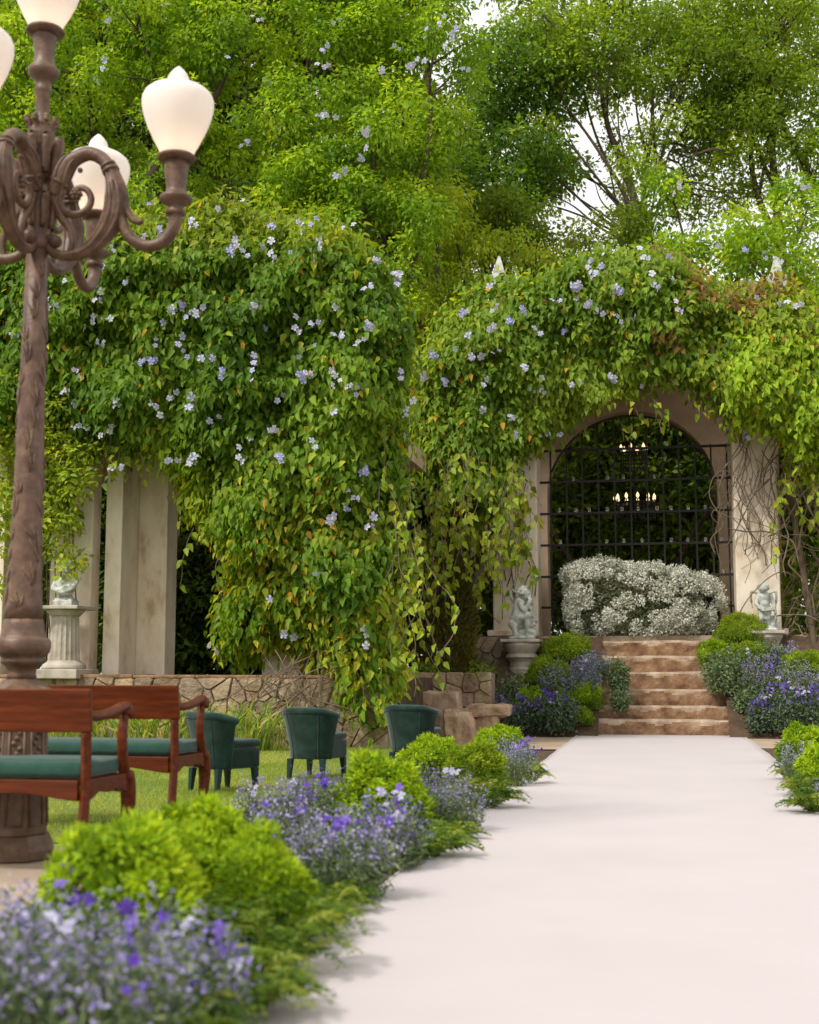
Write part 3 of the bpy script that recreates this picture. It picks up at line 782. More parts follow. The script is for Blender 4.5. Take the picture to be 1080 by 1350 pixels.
def make_left_vine():
    root = thing('flowering_vine', 'huge dark green vine with lavender flowers draped over the left pillars', 'vine', tuple(at(300, 880, 17.2) * [1, 1, 0]))
    poly = [(-60, 380), (-30, 320), (60, 300), (110, 292), (160, 288), (200, 278), (240, 280), (270, 262), (300, 268), (340, 283), (385, 288), (420, 286), (450, 300), (480, 322), (500, 342), (518, 368), (528, 402), (533, 450), (536, 520), (532, 580), (534, 640), (526, 700), (524, 800), (520, 860), (520, 920), (505, 960), (480, 962), (455, 925), (425, 905), (405, 860), (380, 845), (350, 838), (322, 868), (300, 880), (296, 800), (306, 740), (290, 705), (262, 690), (246, 650), (225, 605), (200, 588), (170, 595), (150, 605), (125, 580), (60, 565), (-60, 560)]
    def colfn(px, py, P, n):
        g = palette(VG, np.clip(vnoise(P, 0.8, 11) * 0.8 - 0.1 + 0.35 * rng.random(n), 0, 1))
        y = palette(VY, rng.random(n))
        w = np.clip((py - 560) / 260, 0, 1) * (vnoise(P, 1.4, 12) > 0.4) * (rng.random(n) < 0.55) + (rng.random(n) < 0.05) + np.clip((py < 330) * 0.3, 0, 1)
        c = mixcol(g, y, np.clip(w, 0, 1))
        o = (rng.random(n) < np.where(((px - 400) ** 2 / 60 ** 2 + (py - 700) ** 2 / 90 ** 2) < 1, 0.05, 0.008))
        c[o] = np.array([0.50, 0.26, 0.03]) * rng.uniform(0.6, 1.1, (o.sum(), 1))
        return c
    A = vine_foliage(poly, 17.35, 0.95, 46000, 21, colfn)
    st = [(rng.uniform(505, 545), rng.uniform(560, 760), rng.uniform(16.5, 17.0), rng.uniform(0.8, 2.2), rng.uniform(-.1, .15)) for _ in range(26)]
    st += [(rng.uniform(110, 240), rng.uniform(575, 610), rng.uniform(16.8, 17.2), rng.uniform(0.2, 0.55), 0) for _ in range(16)]
    st += [(rng.uniform(240, 310), rng.uniform(600, 720), rng.uniform(16.7, 17.1), rng.uniform(0.4, 1.3), rng.uniform(-.1, .1)) for _ in range(16)]
    st += [(548, 700, 16.6, 1.9, 0.02), (556, 760, 16.6, 1.3, 0.0), (538, 780, 16.6, 1.4, 0.02)]
    mb, S = strands(st, 5, (0.08, 0.15), VG[1:] + VY[:3])
    fol = cat_leaves(A, S)
    rl = fol[0] - CAM; dp = rl @ FW; sx, sy = 540 + F_PX * (rl @ RT) / dp, 675 - F_PX * (rl @ UP) / dp
    keep = ~(((np.abs(sx - 658.5) < 13) | (np.abs(sx - 1023.5) < 13)) & (sy < 371))      # the vine is clipped away round the finials
    fol = [q[keep] for q in fol]
    link('foliage', leaves_mesh('foliage', *fol, 'heart'), M['leaf'], root).location = -root.location
    # stems: main woody ropes and dry loops at the foot
    r = np.random.default_rng(3)
    for _ in range(34):
        a = at(r.uniform(330, 500), r.uniform(845, 900), 16.7); b = at(a[0] * 0 + r.uniform(240, 500), r.uniform(930, 975), 16.55)
        m = (a + b) / 2 + [r.normal(0, .25), -0.12, r.normal(0, .1)]
        mb.tube(curve([a, m, b], 6), r.uniform(0.004, 0.010), 5)
    for x in (420, 450, 480, 500):
        MB().tube(curve([at(x, 975, 16.9), at(x + 8, 860, 17.2), at(x - 12, 700, 17.4), at(x, 520, 17.5)], 6), [0.035] * 18 + [0.02], 6).build('woody_stem', M['bark'], root, smooth=True).location = -root.location
    st_ = tag(mb.build('stems', M['twig'], root, smooth=True), kind='stuff'); st_.location = -root.location
    # dark closed hull added inside, giving the gaps between leaves deep shade
    ins = MB(); gx, gy = np.meshgrid(np.linspace(-60, 540, 40), np.linspace(290, 960, 40))
    inner_hull(poly, 17.35, 0.95, 0.42, 21).build('inner_shade_hull', M['shade_hull'], root).location = -root.location
    pts = [(165,372),(287,275),(347,325),(320,330),(268,405),(223,410),(215,425),(245,418),(205,455),(247,470),(265,472),(442,405),(520,360),(410,495),(437,490),(463,508),(440,543),(366,528),(364,567),(331,577),(253,523),(233,517),(277,555),(250,610),(185,480),(135,455),(205,475),(395,437),(415,455),(470,520),(485,425),(452,300),(525,375),(335,468),(483,617),(440,680),(460,672),(493,681),(472,656),(416,757),(355,790),(388,840),(478,830),(82,517),(147,617),(62,395),(85,370),(235,607),(320,607),(366,600),(470,455),(440,440),(420,425),(360,300),(410,295),(330,400),(480,380),(536,547),(286,860),(276,852),(210,300),(125,350),(150,330),(500,345),(305,335),(190,310),(420,320),(15,440)]
    r = random.Random(12); pts += [(r.uniform(70, 540), r.uniform(290, 590)) for _ in range(30)]
    place_blossoms(root, pts, fol[0], 31, 1.15)

def vine_front(poly, Y, R, seed, x, y, lump=0.35):
    b, l, u, n = pillow(poly, Y, R, np.array([float(x)]), np.array([float(y)]), seed, lump)
    return float(Y - b[0] + l[0] - 0.10)

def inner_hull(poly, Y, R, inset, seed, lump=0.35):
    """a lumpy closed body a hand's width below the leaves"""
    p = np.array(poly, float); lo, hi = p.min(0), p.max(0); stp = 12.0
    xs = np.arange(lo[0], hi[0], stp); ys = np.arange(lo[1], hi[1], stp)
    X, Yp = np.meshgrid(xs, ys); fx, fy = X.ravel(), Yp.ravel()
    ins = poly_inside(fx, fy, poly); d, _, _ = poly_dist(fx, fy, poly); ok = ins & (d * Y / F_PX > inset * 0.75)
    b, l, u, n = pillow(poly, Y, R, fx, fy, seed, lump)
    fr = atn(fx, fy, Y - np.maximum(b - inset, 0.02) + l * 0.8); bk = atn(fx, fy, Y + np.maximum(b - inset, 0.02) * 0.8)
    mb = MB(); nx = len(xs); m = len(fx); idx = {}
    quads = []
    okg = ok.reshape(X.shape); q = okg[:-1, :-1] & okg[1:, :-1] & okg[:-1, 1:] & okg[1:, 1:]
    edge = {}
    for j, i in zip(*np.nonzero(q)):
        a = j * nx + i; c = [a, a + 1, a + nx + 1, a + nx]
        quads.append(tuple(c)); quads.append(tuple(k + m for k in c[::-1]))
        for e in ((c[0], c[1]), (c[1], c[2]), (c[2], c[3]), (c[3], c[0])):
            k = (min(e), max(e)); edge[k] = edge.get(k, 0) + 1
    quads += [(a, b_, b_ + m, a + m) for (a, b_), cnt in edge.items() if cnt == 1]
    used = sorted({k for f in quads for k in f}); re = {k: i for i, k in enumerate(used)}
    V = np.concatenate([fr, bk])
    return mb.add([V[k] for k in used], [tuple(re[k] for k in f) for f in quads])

def make_arch_vine():
    Y = 22.3
    root = thing('flowering_vine', 'yellow-green vine with lavender flowers covering the arched pavilion', 'vine', tuple(at(840, 840, Y) * [1, 1, 0]))
    poly = [(575, 430), (600, 402), (625, 385), (655, 372), (700, 374), (735, 358), (765, 342), (800, 334), (830, 332), (870, 334), (900, 346), (930, 366), (965, 380), (1000, 376), (1030, 380), (1060, 398), (1140, 425), (1140, 610), (1090, 600), (1070, 640), (1050, 590), (1020, 555), (985, 562), (958, 545), (940, 522), (905, 500), (870, 496), (845, 512), (822, 512), (795, 524), (765, 540), (740, 562), (716, 580), (700, 600), (688, 592), (668, 635), (640, 685), (610, 680), (580, 640), (555, 600), (545, 540), (552, 480)]
    def colfn(px, py, P, n):
        g = palette([(0.055, 0.115, 0.012), (0.10, 0.18, 0.018), (0.165, 0.25, 0.026), (0.25, 0.31, 0.04)], np.clip(vnoise(P, 0.8, 14) * 0.8 - 0.1 + 0.35 * rng.random(n), 0, 1))
        y = palette(VY, rng.random(n) * 0.7)
        w = np.clip((px - 860) / 160, 0, 0.7) * (rng.random(n) < 0.75) + (rng.random(n) < 0.10)
        c = mixcol(g, y, np.clip(w, 0, 1))
        rus = (rng.random(n) < np.where((px > 860) & (py < 460) & (vnoise(P, 1.5, 15) > 0.5), 0.5, 0.01))
        c[rus] = np.array([0.24, 0.15, 0.05]) * rng.uniform(0.5, 1.2, (rus.sum(), 1))
        lime = (px > 960) & (py > 440) & (rng.random(n) < 0.7)
        c[lime] = palette([(0.19, 0.31, 0.02), (0.32, 0.42, 0.03)], rng.random(lime.sum()))
        o = rng.random(n) < 0.008; c[o] = [0.5, 0.26, 0.03]
        return c
    A = vine_foliage(poly, Y, 0.8, 41000, 41, colfn, size=(0.10, 0.17))
    st = [(rng.uniform(600, 700), rng.uniform(600, 680), rng.uniform(21.7, 22.3), rng.uniform(0.4, 1.7), rng.uniform(-.15, .15)) for _ in range(40)]
    st += [(rng.uniform(540, 690), rng.uniform(590, 720), rng.uniform(20.4, 21.6), rng.uniform(0.5, 1.6), rng.uniform(-.1, .1)) for _ in range(75)]
    st += [(rng.uniform(545, 620), rng.uniform(690, 780), rng.uniform(20.3, 20.6), rng.uniform(0.3, 0.8), 0) for _ in range(16)]
    st += [(rng.uniform(1035, 1095), rng.uniform(560, 640), rng.uniform(21.7, 22.4), rng.uniform(0.4, 1.5), 0) for _ in range(16)]
    st += [(rng.uniform(730, 960), rng.uniform(520, 560), rng.uniform(21.6, 22.2), rng.uniform(0.15, 0.5), 0) for _ in range(14)]
    mb, S = strands(st, 8, (0.10, 0.18), VG[2:] + VY[:3], dens=0.85)
    fol = cat_leaves(A, S)
    link('foliage', leaves_mesh('foliage', *fol, 'heart'), M['leaf'], root).location = -root.location
    r = np.random.default_rng(9)
    for _ in range(40):                                   # dry shoots around the right pier
        x = r.uniform(950, 1035); y0 = r.uniform(540, 640)
        pts = [at(x, y0, 22.4)]
        for k in range(5): pts.append(pts[-1] + np.array([r.normal(0, .13), r.normal(0, .05), -r.uniform(.1, .45)]))
        mb.tube(curve(pts, 4), r.uniform(0.004, 0.011), 5)
    for _ in range(110):                                   # tangle of bare twigs right of the pier
        p = at(r.uniform(1028, 1110), r.uniform(560, 850), r.uniform(22.0, 23.6)); pts = [p]; d = r.normal(0, 1, 3) * [1, .4, 1]
        for k in range(5):
            d = d + r.normal(0, .6, 3) * [1, .4, 1] + [0, 0, -.15]; pts.append(pts[-1] + d / np.linalg.norm(d) * r.uniform(.15, .35))
        mb.tube(curve(pts, 4), r.uniform(0.005, 0.014), 5)
    for _ in range(30):                                    # stems behind the sparse part at left
        p = at(r.uniform(570, 690), r.uniform(640, 700), 22.5); pts = [p]
        for k in range(4): pts.append(pts[-1] + np.array([r.normal(0, .15), r.normal(0, .06), -r.uniform(.2, .5)]))
        mb.tube(curve(pts, 4), r.uniform(0.005, 0.012), 5)
    for pth, rr in (([at(600, 865, 21.9), at(625, 780, 22.2), at(640, 720, 22.4), at(650, 620, 22.6)], .09), ([at(1075, 860, 22.4), at(1060, 760, 22.6), at(1045, 660, 22.7), at(1050, 560, 22.6)], .055)):
        MB().tube(curve(pth, 6), list(np.linspace(rr, rr * .7, 19)), 8).build('woody_stem', M['bark'], root, smooth=True).location = -root.location
    st_ = tag(mb.build('stems', M['twig'], root, smooth=True), kind='stuff'); st_.location = -root.location
    inner_hull(poly, Y, 0.8, 0.40, 41).build('inner_shade_hull', M['shade_hull'], root).location = -root.location  # added dark hull, stands in for deep shade behind the leaves
    pts = [(780,365),(765,378),(778,398),(820,383),(812,378),(868,378),(887,368),(882,338),(899,410),(728,395),(688,405),(655,402),(675,425),(651,429),(705,432),(618,442),(608,415),(742,439),(635,470),(642,500),(698,513),(718,518),(754,507),(810,502),(846,509),(672,548),(637,540),(681,570),(738,573),(722,572),(585,500),(555,500),(560,492),(795,414),(810,415),(834,421),(998,392),(1055,400),(690,482),(658,462),(987,577),(645,377),(785,360),(760,382),(855,340),(575,470),(600,460),(1028,400),(775,352)]
    place_blossoms(root, pts, fol[0], 33, 1.3)
make_left_vine()
make_arch_vine()

# ------------------------------------------------------------------ trees
def crown_points(ells, density, clump_r=(0.3, 0.6), per=70, flat=0.7, gaps=0.0):
    """clumps of leaves spread through a union of ellipsoids: (px, py, rx_px, ry_px, Y, depth_m)"""
    Ps, Ds, Cs, cc = [], [], [], []
    for (px, py, rx, ry, Y, dm, *df) in ells:
        c = at(px, py, Y); dep = np.dot(c - CAM, FW); ax = np.array([rx * dep / F_PX, dm, ry * dep / F_PX])
        k = max(4, int((df[0] if df else 1.0) * density * (ax[0] * ax[2] * math.pi)))
        dr = rand_dirs(k); rad = rng.random(k) ** 0.45
        centers = c + dr * rad[:, None] * ax
        kp = vnoise(centers, 0.55, int(abs(px)) % 7) > gaps
        if kp.sum() > 3: centers = centers[kp]; k = len(centers)
        cr = rng.uniform(*clump_r, k)
        m = np.maximum(8, (per * (cr / np.mean(clump_r)) ** 2 * rng.uniform(0.6, 1.3, k)).astype(int))
        rep = np.repeat(np.arange(k), m); n = len(rep)
        d = rand_dirs(n); d[:, 2] = np.abs(d[:, 2]) * np.where(rng.random(n) < 0.7, 1, -1)
        q = rng.random(n) ** 0.4
        Ps.append(centers[rep] + d * (q * cr[rep])[:, None] * [1, 1, flat]); Ds.append(d); Cs.append(rng.random(k)[rep]); cc.append(centers)
    return np.concatenate(Ps), np.concatenate(Ds), np.concatenate(Cs), np.concatenate(cc)

def foliage_from(P, D, cs, cols, size, droop=0.5, wfac=0.5, shape='oval', mat='leaf', jit=0.15, tone=None):
    n = len(P)
    N = unit(D * 0.6 + [0, 0, 0.7] + 0.5 * rng.standard_normal((n, 3)))
    T = unit(D + [0, 0, -droop] + 0.6 * rng.standard_normal((n, 3)))
    L = rng.uniform(*size, n); W = L * wfac * rng.uniform(0.8, 1.2, n)
    t = np.clip(0.55 * cs + 0.45 * rng.random(n), 0, 1)
    C = palette(cols, t, jit)
    return leaves_mesh('foliage', P, T, N, L, W, C, shape)

def branch(mb, a, b, r0, r1, sag=0.15, n=5, rn=None):
    rn = rn or random
    a, b = np.array(a), np.array(b); L = np.linalg.norm(b - a)
    m1 = a + (b - a) * 0.35 + np.array([rn.uniform(-1, 1), rn.uniform(-1, 1), rn.uniform(0, 1)]) * L * sag * 0.5
    m2 = a + (b - a) * 0.7 + np.array([rn.uniform(-1, 1), rn.uniform(-1, 1), rn.uniform(-.2, 1)]) * L * sag * 0.4
    p = curve([a, m1, m2, b], n); mb.tube(p, list(np.linspace(r0, r1, len(p))), 6); return p

def tree(label, ells, base, trunk_r, cols, density=3.0, size=(0.07, 0.13), clump_r=(0.3, 0.6), per=70, twigs=0.35, droop=0.5, limbs=None, seed=1, name='leafy_tree', cat='tree', group=None, flowers=None, wfac=0.5, fork=0.35, gaps=0.36):
    rn = random.Random(seed)
    base = np.array(base, float)
    root = thing(name, label, cat, tuple(base), group=group)
    P, D, cs, cc = crown_points(ells, density, clump_r, per, gaps=gaps)
    o = link('crown', foliage_from(P, D, cs, cols, size, droop, wfac), M['leaf'], root); o.location = -root.location
    mb = MB()
    cen = [at(e[0], e[1], e[4]) for e in ells]
    top = np.mean(cen, axis=0)
    fk = base + (top - base) * fork
    nodes = []
    if limbs is None:
        p = branch(mb, base - [0, 0, 0.1], fk, trunk_r, trunk_r * 0.7, 0.1, 5, rn); nodes += p[len(p) // 2:]
        for c in cen: nodes += branch(mb, fk - (fk - base) * rn.uniform(0, .25), c, trunk_r * 0.5, trunk_r * 0.14, 0.2, 6, rn)
    else:
        for path, r0, r1 in limbs:
            p = curve([at(*q) for q in path], 6); mb.tube(p, list(np.linspace(r0, r1, len(p))), 7); nodes += p
    nd = np.array(nodes)
    for c in cc:
        if rn.random() < twigs:
            j = np.linalg.norm(nd - c - [0, 0, -0.4], axis=1).argmin()
            if np.linalg.norm(nd[j] - c) < 5: branch(mb, nd[j], c, 0.028, 0.008, 0.15, 3, rn)
    mb.build('trunk', M['bark'], root, smooth=True).location = -root.location
    if flowers:
        place_blossoms(root, flowers[0], P, seed, flowers[2], 0.3)
    return root

LIME = [(0.065, 0.14, 0.012), (0.13, 0.24, 0.018), (0.225, 0.345, 0.024), (0.37, 0.455, 0.034)]
MIDG = [(0.07, 0.13, 0.014), (0.13, 0.215, 0.022), (0.20, 0.295, 0.032), (0.29, 0.37, 0.045)]
DARK = [(0.035, 0.08, 0.012), (0.06, 0.13, 0.018), (0.10, 0.19, 0.026), (0.16, 0.26, 0.04)]
OLIV = [(0.06, 0.095, 0.014), (0.10, 0.155, 0.018), (0.165, 0.225, 0.026), (0.26, 0.32, 0.04)]
HEDG = [(0.014, 0.028, 0.007), (0.024, 0.046, 0.010), (0.042, 0.074, 0.014), (0.085, 0.12, 0.02)]

def gpt(px, y, z=0.0):
    p = at(px, 885, y); return (p[0], p[1], z)

tree('tall vine-hung lime green tree towering behind the street lamp', [(40, 150, 150, 130, 24.5, 2.0), (190, 60, 130, 110, 24.0, 2.0), (330, 30, 120, 100, 24.2, 1.8), (110, 290, 140, 70, 23.6, 1.5), (300, 170, 110, 110, 24.2, 1.6), (270, -60, 260, 90, 25.0, 2.0), (30, 20, 120, 100, 25, 2)],
     gpt(180, 25), 0.30, LIME, density=6.0, per=190, seed=11, size=(0.085, 0.15), droop=0.8, name='vine_hung_tree',
     flowers=([(135, 90), (145, 25), (220, 5), (200, 270), (325, 185), (318, 192), (345, 25), (130, 110), (355, 110), (30, 240), (300, 75)], lambda x, y: 22.3, 1.25))
tree('bulging yellow-green tree hung with lavender flowers above the two vines', [(470, 40, 90, 90, 24.0, 1.6), (560, 70, 75, 80, 24.2, 1.5), (400, 210, 95, 100, 23.8, 1.5), (500, 190, 85, 110, 23.6, 1.5), (560, 190, 50, 90, 24, 1.2), (440, -50, 130, 70, 24.5, 1.6), (560, -30, 60, 50, 24.4, 1.3), (470, 290, 80, 60, 23.6, 1.2), (550, 320, 34, 80, 23.5, .8), (525, 380, 30, 50, 23.4, .6)],
     gpt(480, 24.5), 0.16, LIME, density=6.5, per=190, seed=12, size=(0.085, 0.145), droop=0.8, name='vine_hung_tree',
     flowers=([(432, 60), (432, 85), (425, 150), (440, 30), (485, 170), (483, 195), (455, 225), (425, 155), (505, 90), (545, 85), (560, 80), (595, 45), (580, 35), (550, 78), (600, 40), (475, 205), (610, 90), (520, 60), (562, 38)], lambda x, y: 22.5, 1.35))
tree('dark glossy evergreen tree in the middle below the bright sky gap', [(650, 120, 75, 80, 31, 2.2), (690, 200, 75, 80, 30.5, 2.2), (610, 220, 60, 90, 30, 2.0), (725, 130, 50, 60, 31, 1.8), (640, 300, 70, 60, 30, 1.8)],
     gpt(650, 31), 0.35, DARK, density=4.5, per=170, seed=13, size=(0.11, 0.19), clump_r=(0.4, 0.8), droop=0.5, name='evergreen_tree')
tree('weeping light green tree between the two vine masses', [(555, 330, 55, 60, 27, 1.4), (600, 300, 60, 50, 27, 1.4), (650, 350, 70, 45, 27.4, 1.5), (570, 420, 40, 60, 26.6, 1.2), (610, 400, 40, 50, 26.8, 1.2), (700, 340, 50, 34, 28, 1.4), (545, 400, 30, 70, 26.2, 1.0), (575, 270, 45, 40, 26.5, 1.2)],
     gpt(600, 27.5), 0.22, [(0.12, 0.19, 0.016), (0.20, 0.29, 0.022), (0.30, 0.38, 0.03), (0.40, 0.44, 0.05)], density=6.0, per=170, seed=14, size=(0.08, 0.13), droop=1.4, name='weeping_tree')
tree('low olive green tree arching behind the top of the pavilion vine', [(710, 315, 80, 38, 29.5, 1.6), (800, 320, 70, 38, 29.5, 1.6), (650, 285, 50, 40, 29.5, 1.5), (850, 340, 60, 40, 29, 1.4), (760, 350, 80, 40, 29, 1.4)],
     gpt(760, 30), 0.22, OLIV, density=5.0, per=150, seed=15, size=(0.09, 0.15), name='olive_tree', twigs=0.6)
T5 = 31.0
tree('open multi-stemmed tree with bare fanning branches at right', [(720, 60, 80, 70, T5, 2.0), (800, 40, 90, 70, T5, 2.2), (880, 20, 90, 60, T5, 2.2), (790, 110, 70, 40, T5, 1.8), (850, 105, 60, 45, T5, 1.6), (920, 110, 60, 50, T5, 1.6), (760, -40, 130, 60, T5, 2.2), (740, 110, 60, 60, T5, 1.8), (980, 60, 60, 50, T5, 1.5), (700, 190, 50, 45, T5, 1.0, .5), (770, 215, 70, 50, T5 + 1, 1.0, .4), (850, 230, 60, 50, T5 + 2, 1.0, .5), (905, 200, 55, 90, T5 + 1, 1.0, .75), (960, 180, 50, 90, T5 + 1, 1.0, .8), (715, 215, 50, 40, T5 - 1, .8, .5), (830, 210, 40, 45, T5 - 1.2, .8, .5), (880, 170, 40, 50, T5 - 1, .8, .5), (930, 260, 50, 50, T5 + 2, 1.0, .8), (900, 70, 60, 80, T5 + 1.5, 1.4), (945, 130, 60, 70, T5 + 1.5, 1.4), (840, 70, 60, 60, T5 + 1.5, 1.4, .8), (700, 60, 60, 60, T5 + 1.5, 1.4), (720, 240, 60, 40, T5 + 2, 1.0, .4)],
     gpt(860, T5), 0.3, MIDG, density=3.2, per=150, seed=16, size=(0.10, 0.17), clump_r=(0.35, 0.75), twigs=0.5, name='multi_stemmed_tree', gaps=0.2,
     limbs=[([(868, 885, T5), (862, 420, T5), (850, 330, T5), (838, 270, T5), (820, 215, T5), (800, 160, T5), (785, 60, T5)], 0.174, 0.044),
            ([(852, 335, T5), (826, 262, T5 - .3), (790, 200, T5 - .6), (740, 130, T5 - .8)], 0.077, 0.022), ([(846, 310, T5), (850, 240, T5), (858, 180, T5), (860, 120, T5), (850, 40, T5)], 0.077, 0.022),
            ([(858, 185, T5), (880, 140, T5), (905, 85, T5), (915, 30, T5)], 0.044, 0.014), ([(852, 200, T5), (840, 150, T5), (838, 90, T5)], 0.034, 0.014),
            ([(838, 290, T5), (800, 250, T5 - .4), (760, 200, T5 - .8), (715, 150, T5 - 1)], 0.048, 0.014), ([(845, 320, T5), (790, 285, T5 - .5), (740, 240, T5 - .8), (690, 200, T5 - 1)], 0.044, 0.014),
            ([(848, 330, T5), (800, 300, T5 + .5), (740, 275, T5 + .8), (680, 262, T5 + 1)], 0.039, 0.014), ([(830, 270, T5), (790, 190, T5), (770, 120, T5), (765, 60, T5)], 0.044, 0.014),
            ([(848, 330, T5), (791, 300, T5 -0.3), (750, 268, T5 -0.7), (685, 240, T5 -1.0)], 0.035, 0.010), ([(848, 330, T5), (808, 292, T5 -0.1), (751, 252, T5 -0.3), (719, 215, T5 -0.5)], 0.035, 0.010), ([(848, 330, T5), (823, 282, T5 +0.0), (774, 229, T5 +0.0), (725, 180, T5 +0.0)], 0.035, 0.010), ([(848, 330, T5), (816, 276, T5 +0.1), (800, 216, T5 +0.3), (760, 160, T5 +0.5)], 0.035, 0.010), ([(848, 330, T5), (830, 300, T5 +0.3), (795, 268, T5 +0.7), (784, 240, T5 +1.0)], 0.035, 0.010), ([(848, 330, T5), (824, 267, T5 -0.3), (821, 196, T5 -0.7), (795, 130, T5 -1.0)], 0.035, 0.010), ([(848, 330, T5), (838, 255, T5 -0.1), (816, 170, T5 -0.3), (819, 90, T5 -0.5)], 0.035, 0.010), ([(848, 330, T5), (852, 270, T5 +0.0), (836, 203, T5 +0.0), (820, 140, T5 +0.0)], 0.035, 0.010), ([(848, 330, T5), (852, 264, T5 +0.1), (878, 190, T5 +0.3), (880, 120, T5 +0.5)], 0.035, 0.010), ([(848, 330, T5), (869, 273, T5 +0.3), (880, 209, T5 +0.7), (914, 150, T5 +1.0)], 0.035, 0.010), ([(848, 330, T5), (863, 282, T5 -0.3), (906, 229, T5 -0.7), (925, 180, T5 -1.0)], 0.035, 0.010), ([(848, 330, T5), (809, 264, T5 -0.1), (755, 190, T5 -0.3), (724, 120, T5 -0.5)], 0.035, 0.010), ([(848, 330, T5), (864, 246, T5 +0.0), (862, 151, T5 +0.0), (860, 60, T5 +0.0)], 0.035, 0.010),
            ([(860, 250, T5 + .4), (880, 180, T5 + .5), (900, 120, T5 + .6), (930, 40, T5 + .6)], 0.039, 0.014), ([(800, 160, T5), (805, 100, T5), (830, 40, T5)], 0.034, 0.014)])
T6 = 32.0
tree('slender dark-stemmed tree with loose crown in the top right corner', [(1000, 60, 80, 80, T6, 2.0), (1060, 120, 60, 90, T6, 2.0), (1040, 30, 90, 60, T6, 2.0), (1010, 160, 40, 50, T6, 1.4), (1060, 230, 50, 50, T6, 1.4), (980, 130, 50, 60, T6 + 1, 1.4), (1080, 40, 50, 100, T6 + 1, 1.6), (990, 240, 50, 40, T6, 1.2, .5), (950, 20, 60, 50, T6, 1.5)],
     gpt(1010, T6), 0.2, MIDG, density=4.0, per=150, seed=17, size=(0.10, 0.17), clump_r=(0.35, 0.7), twigs=0.5, name='slender_tree', gaps=0.15,
     limbs=[([(1045, 885, T6), (1040, 420, T6), (1030, 330, T6), (1022, 250, T6), (1016, 160, T6), (1015, 60, T6)], 0.18, 0.05), ([(1030, 330, T6), (1000, 260, T6), (990, 200, T6), (1000, 120, T6)], 0.1, 0.04),
            ([(1072, 885, T6), (1090, 330, T6), (1065, 230, T6), (1035, 170, T6), (1010, 120, T6)], 0.15, 0.05), ([(1022, 250, T6), (985, 170, T6), (950, 100, T6)], 0.06, 0.02), ([(1000, 260, T6), (1012, 200, T6), (1035, 110, T6)], 0.05, 0.02)])
tree('rounded bright shrub with a few lavender flowers behind the right finial', [(1000, 320, 60, 50, 27, 1.4), (1060, 290, 50, 60, 27, 1.4), (1060, 370, 50, 45, 26.6, 1.3), (960, 350, 50, 35, 27.2, 1.3), (900, 330, 45, 35, 28, 1.3), (890, 270, 25, 50, 28, 0.9)],
     gpt(1010, 27.5), 0.16, LIME, density=6.0, per=120, seed=18, size=(0.10, 0.17), name='flowering_shrub', cat='shrub', fork=0.5,
     flowers=([(1045, 260), (985, 330), (1065, 245), (1030, 345), (945, 325), (980, 370), (1010, 340), (895, 242)], lambda x, y: 25.6, 1.3))
# dark understorey seen through the pillars and through the grille
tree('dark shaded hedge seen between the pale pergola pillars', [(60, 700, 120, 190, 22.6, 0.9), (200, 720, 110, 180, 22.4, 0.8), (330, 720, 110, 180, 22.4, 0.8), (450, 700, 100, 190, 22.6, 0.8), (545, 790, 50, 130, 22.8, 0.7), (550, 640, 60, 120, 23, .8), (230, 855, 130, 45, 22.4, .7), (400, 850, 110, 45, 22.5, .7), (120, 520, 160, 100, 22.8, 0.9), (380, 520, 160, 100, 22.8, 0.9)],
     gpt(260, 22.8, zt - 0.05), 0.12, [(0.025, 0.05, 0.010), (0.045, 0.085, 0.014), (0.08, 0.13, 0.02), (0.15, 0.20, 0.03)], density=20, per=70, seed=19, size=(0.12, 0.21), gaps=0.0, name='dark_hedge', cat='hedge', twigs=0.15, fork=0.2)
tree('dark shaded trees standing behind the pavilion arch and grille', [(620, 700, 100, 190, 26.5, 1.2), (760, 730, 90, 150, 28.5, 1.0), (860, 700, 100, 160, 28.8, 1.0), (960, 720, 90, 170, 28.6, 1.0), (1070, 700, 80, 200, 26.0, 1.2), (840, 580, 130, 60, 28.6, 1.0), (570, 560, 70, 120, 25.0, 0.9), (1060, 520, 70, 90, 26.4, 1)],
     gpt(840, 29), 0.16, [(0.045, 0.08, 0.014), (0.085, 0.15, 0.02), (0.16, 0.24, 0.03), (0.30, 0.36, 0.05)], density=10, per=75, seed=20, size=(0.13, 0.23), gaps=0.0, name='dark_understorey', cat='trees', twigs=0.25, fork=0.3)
tree('tall olive trees far behind filling the gaps under the crowns', [(300, 350, 330, 170, 33, 1.2), (620, 480, 150, 120, 33, 1.2), (900, 430, 130, 60, 35, 1.2), (760, 430, 100, 70, 34, 1.0), (1040, 430, 80, 80, 35, 1.0), (100, 100, 280, 260, 34, 1.2), (400, 60, 190, 230, 34, 1.2), (540, 250, 90, 150, 34, 1.0), (840, 640, 330, 210, 33, 1.0), (200, 720, 360, 190, 30, 1.0), (560, 680, 120, 200, 30, 1.0)],
     gpt(500, 35), 0.25, [(0.03, 0.05, 0.01), (0.06, 0.10, 0.015), (0.10, 0.15, 0.02), (0.17, 0.22, 0.03)], density=4.6, per=110, seed=22, size=(0.18, 0.30), clump_r=(0.5, 0.9), gaps=0.0, name='background_trees', cat='trees', twigs=0.1)

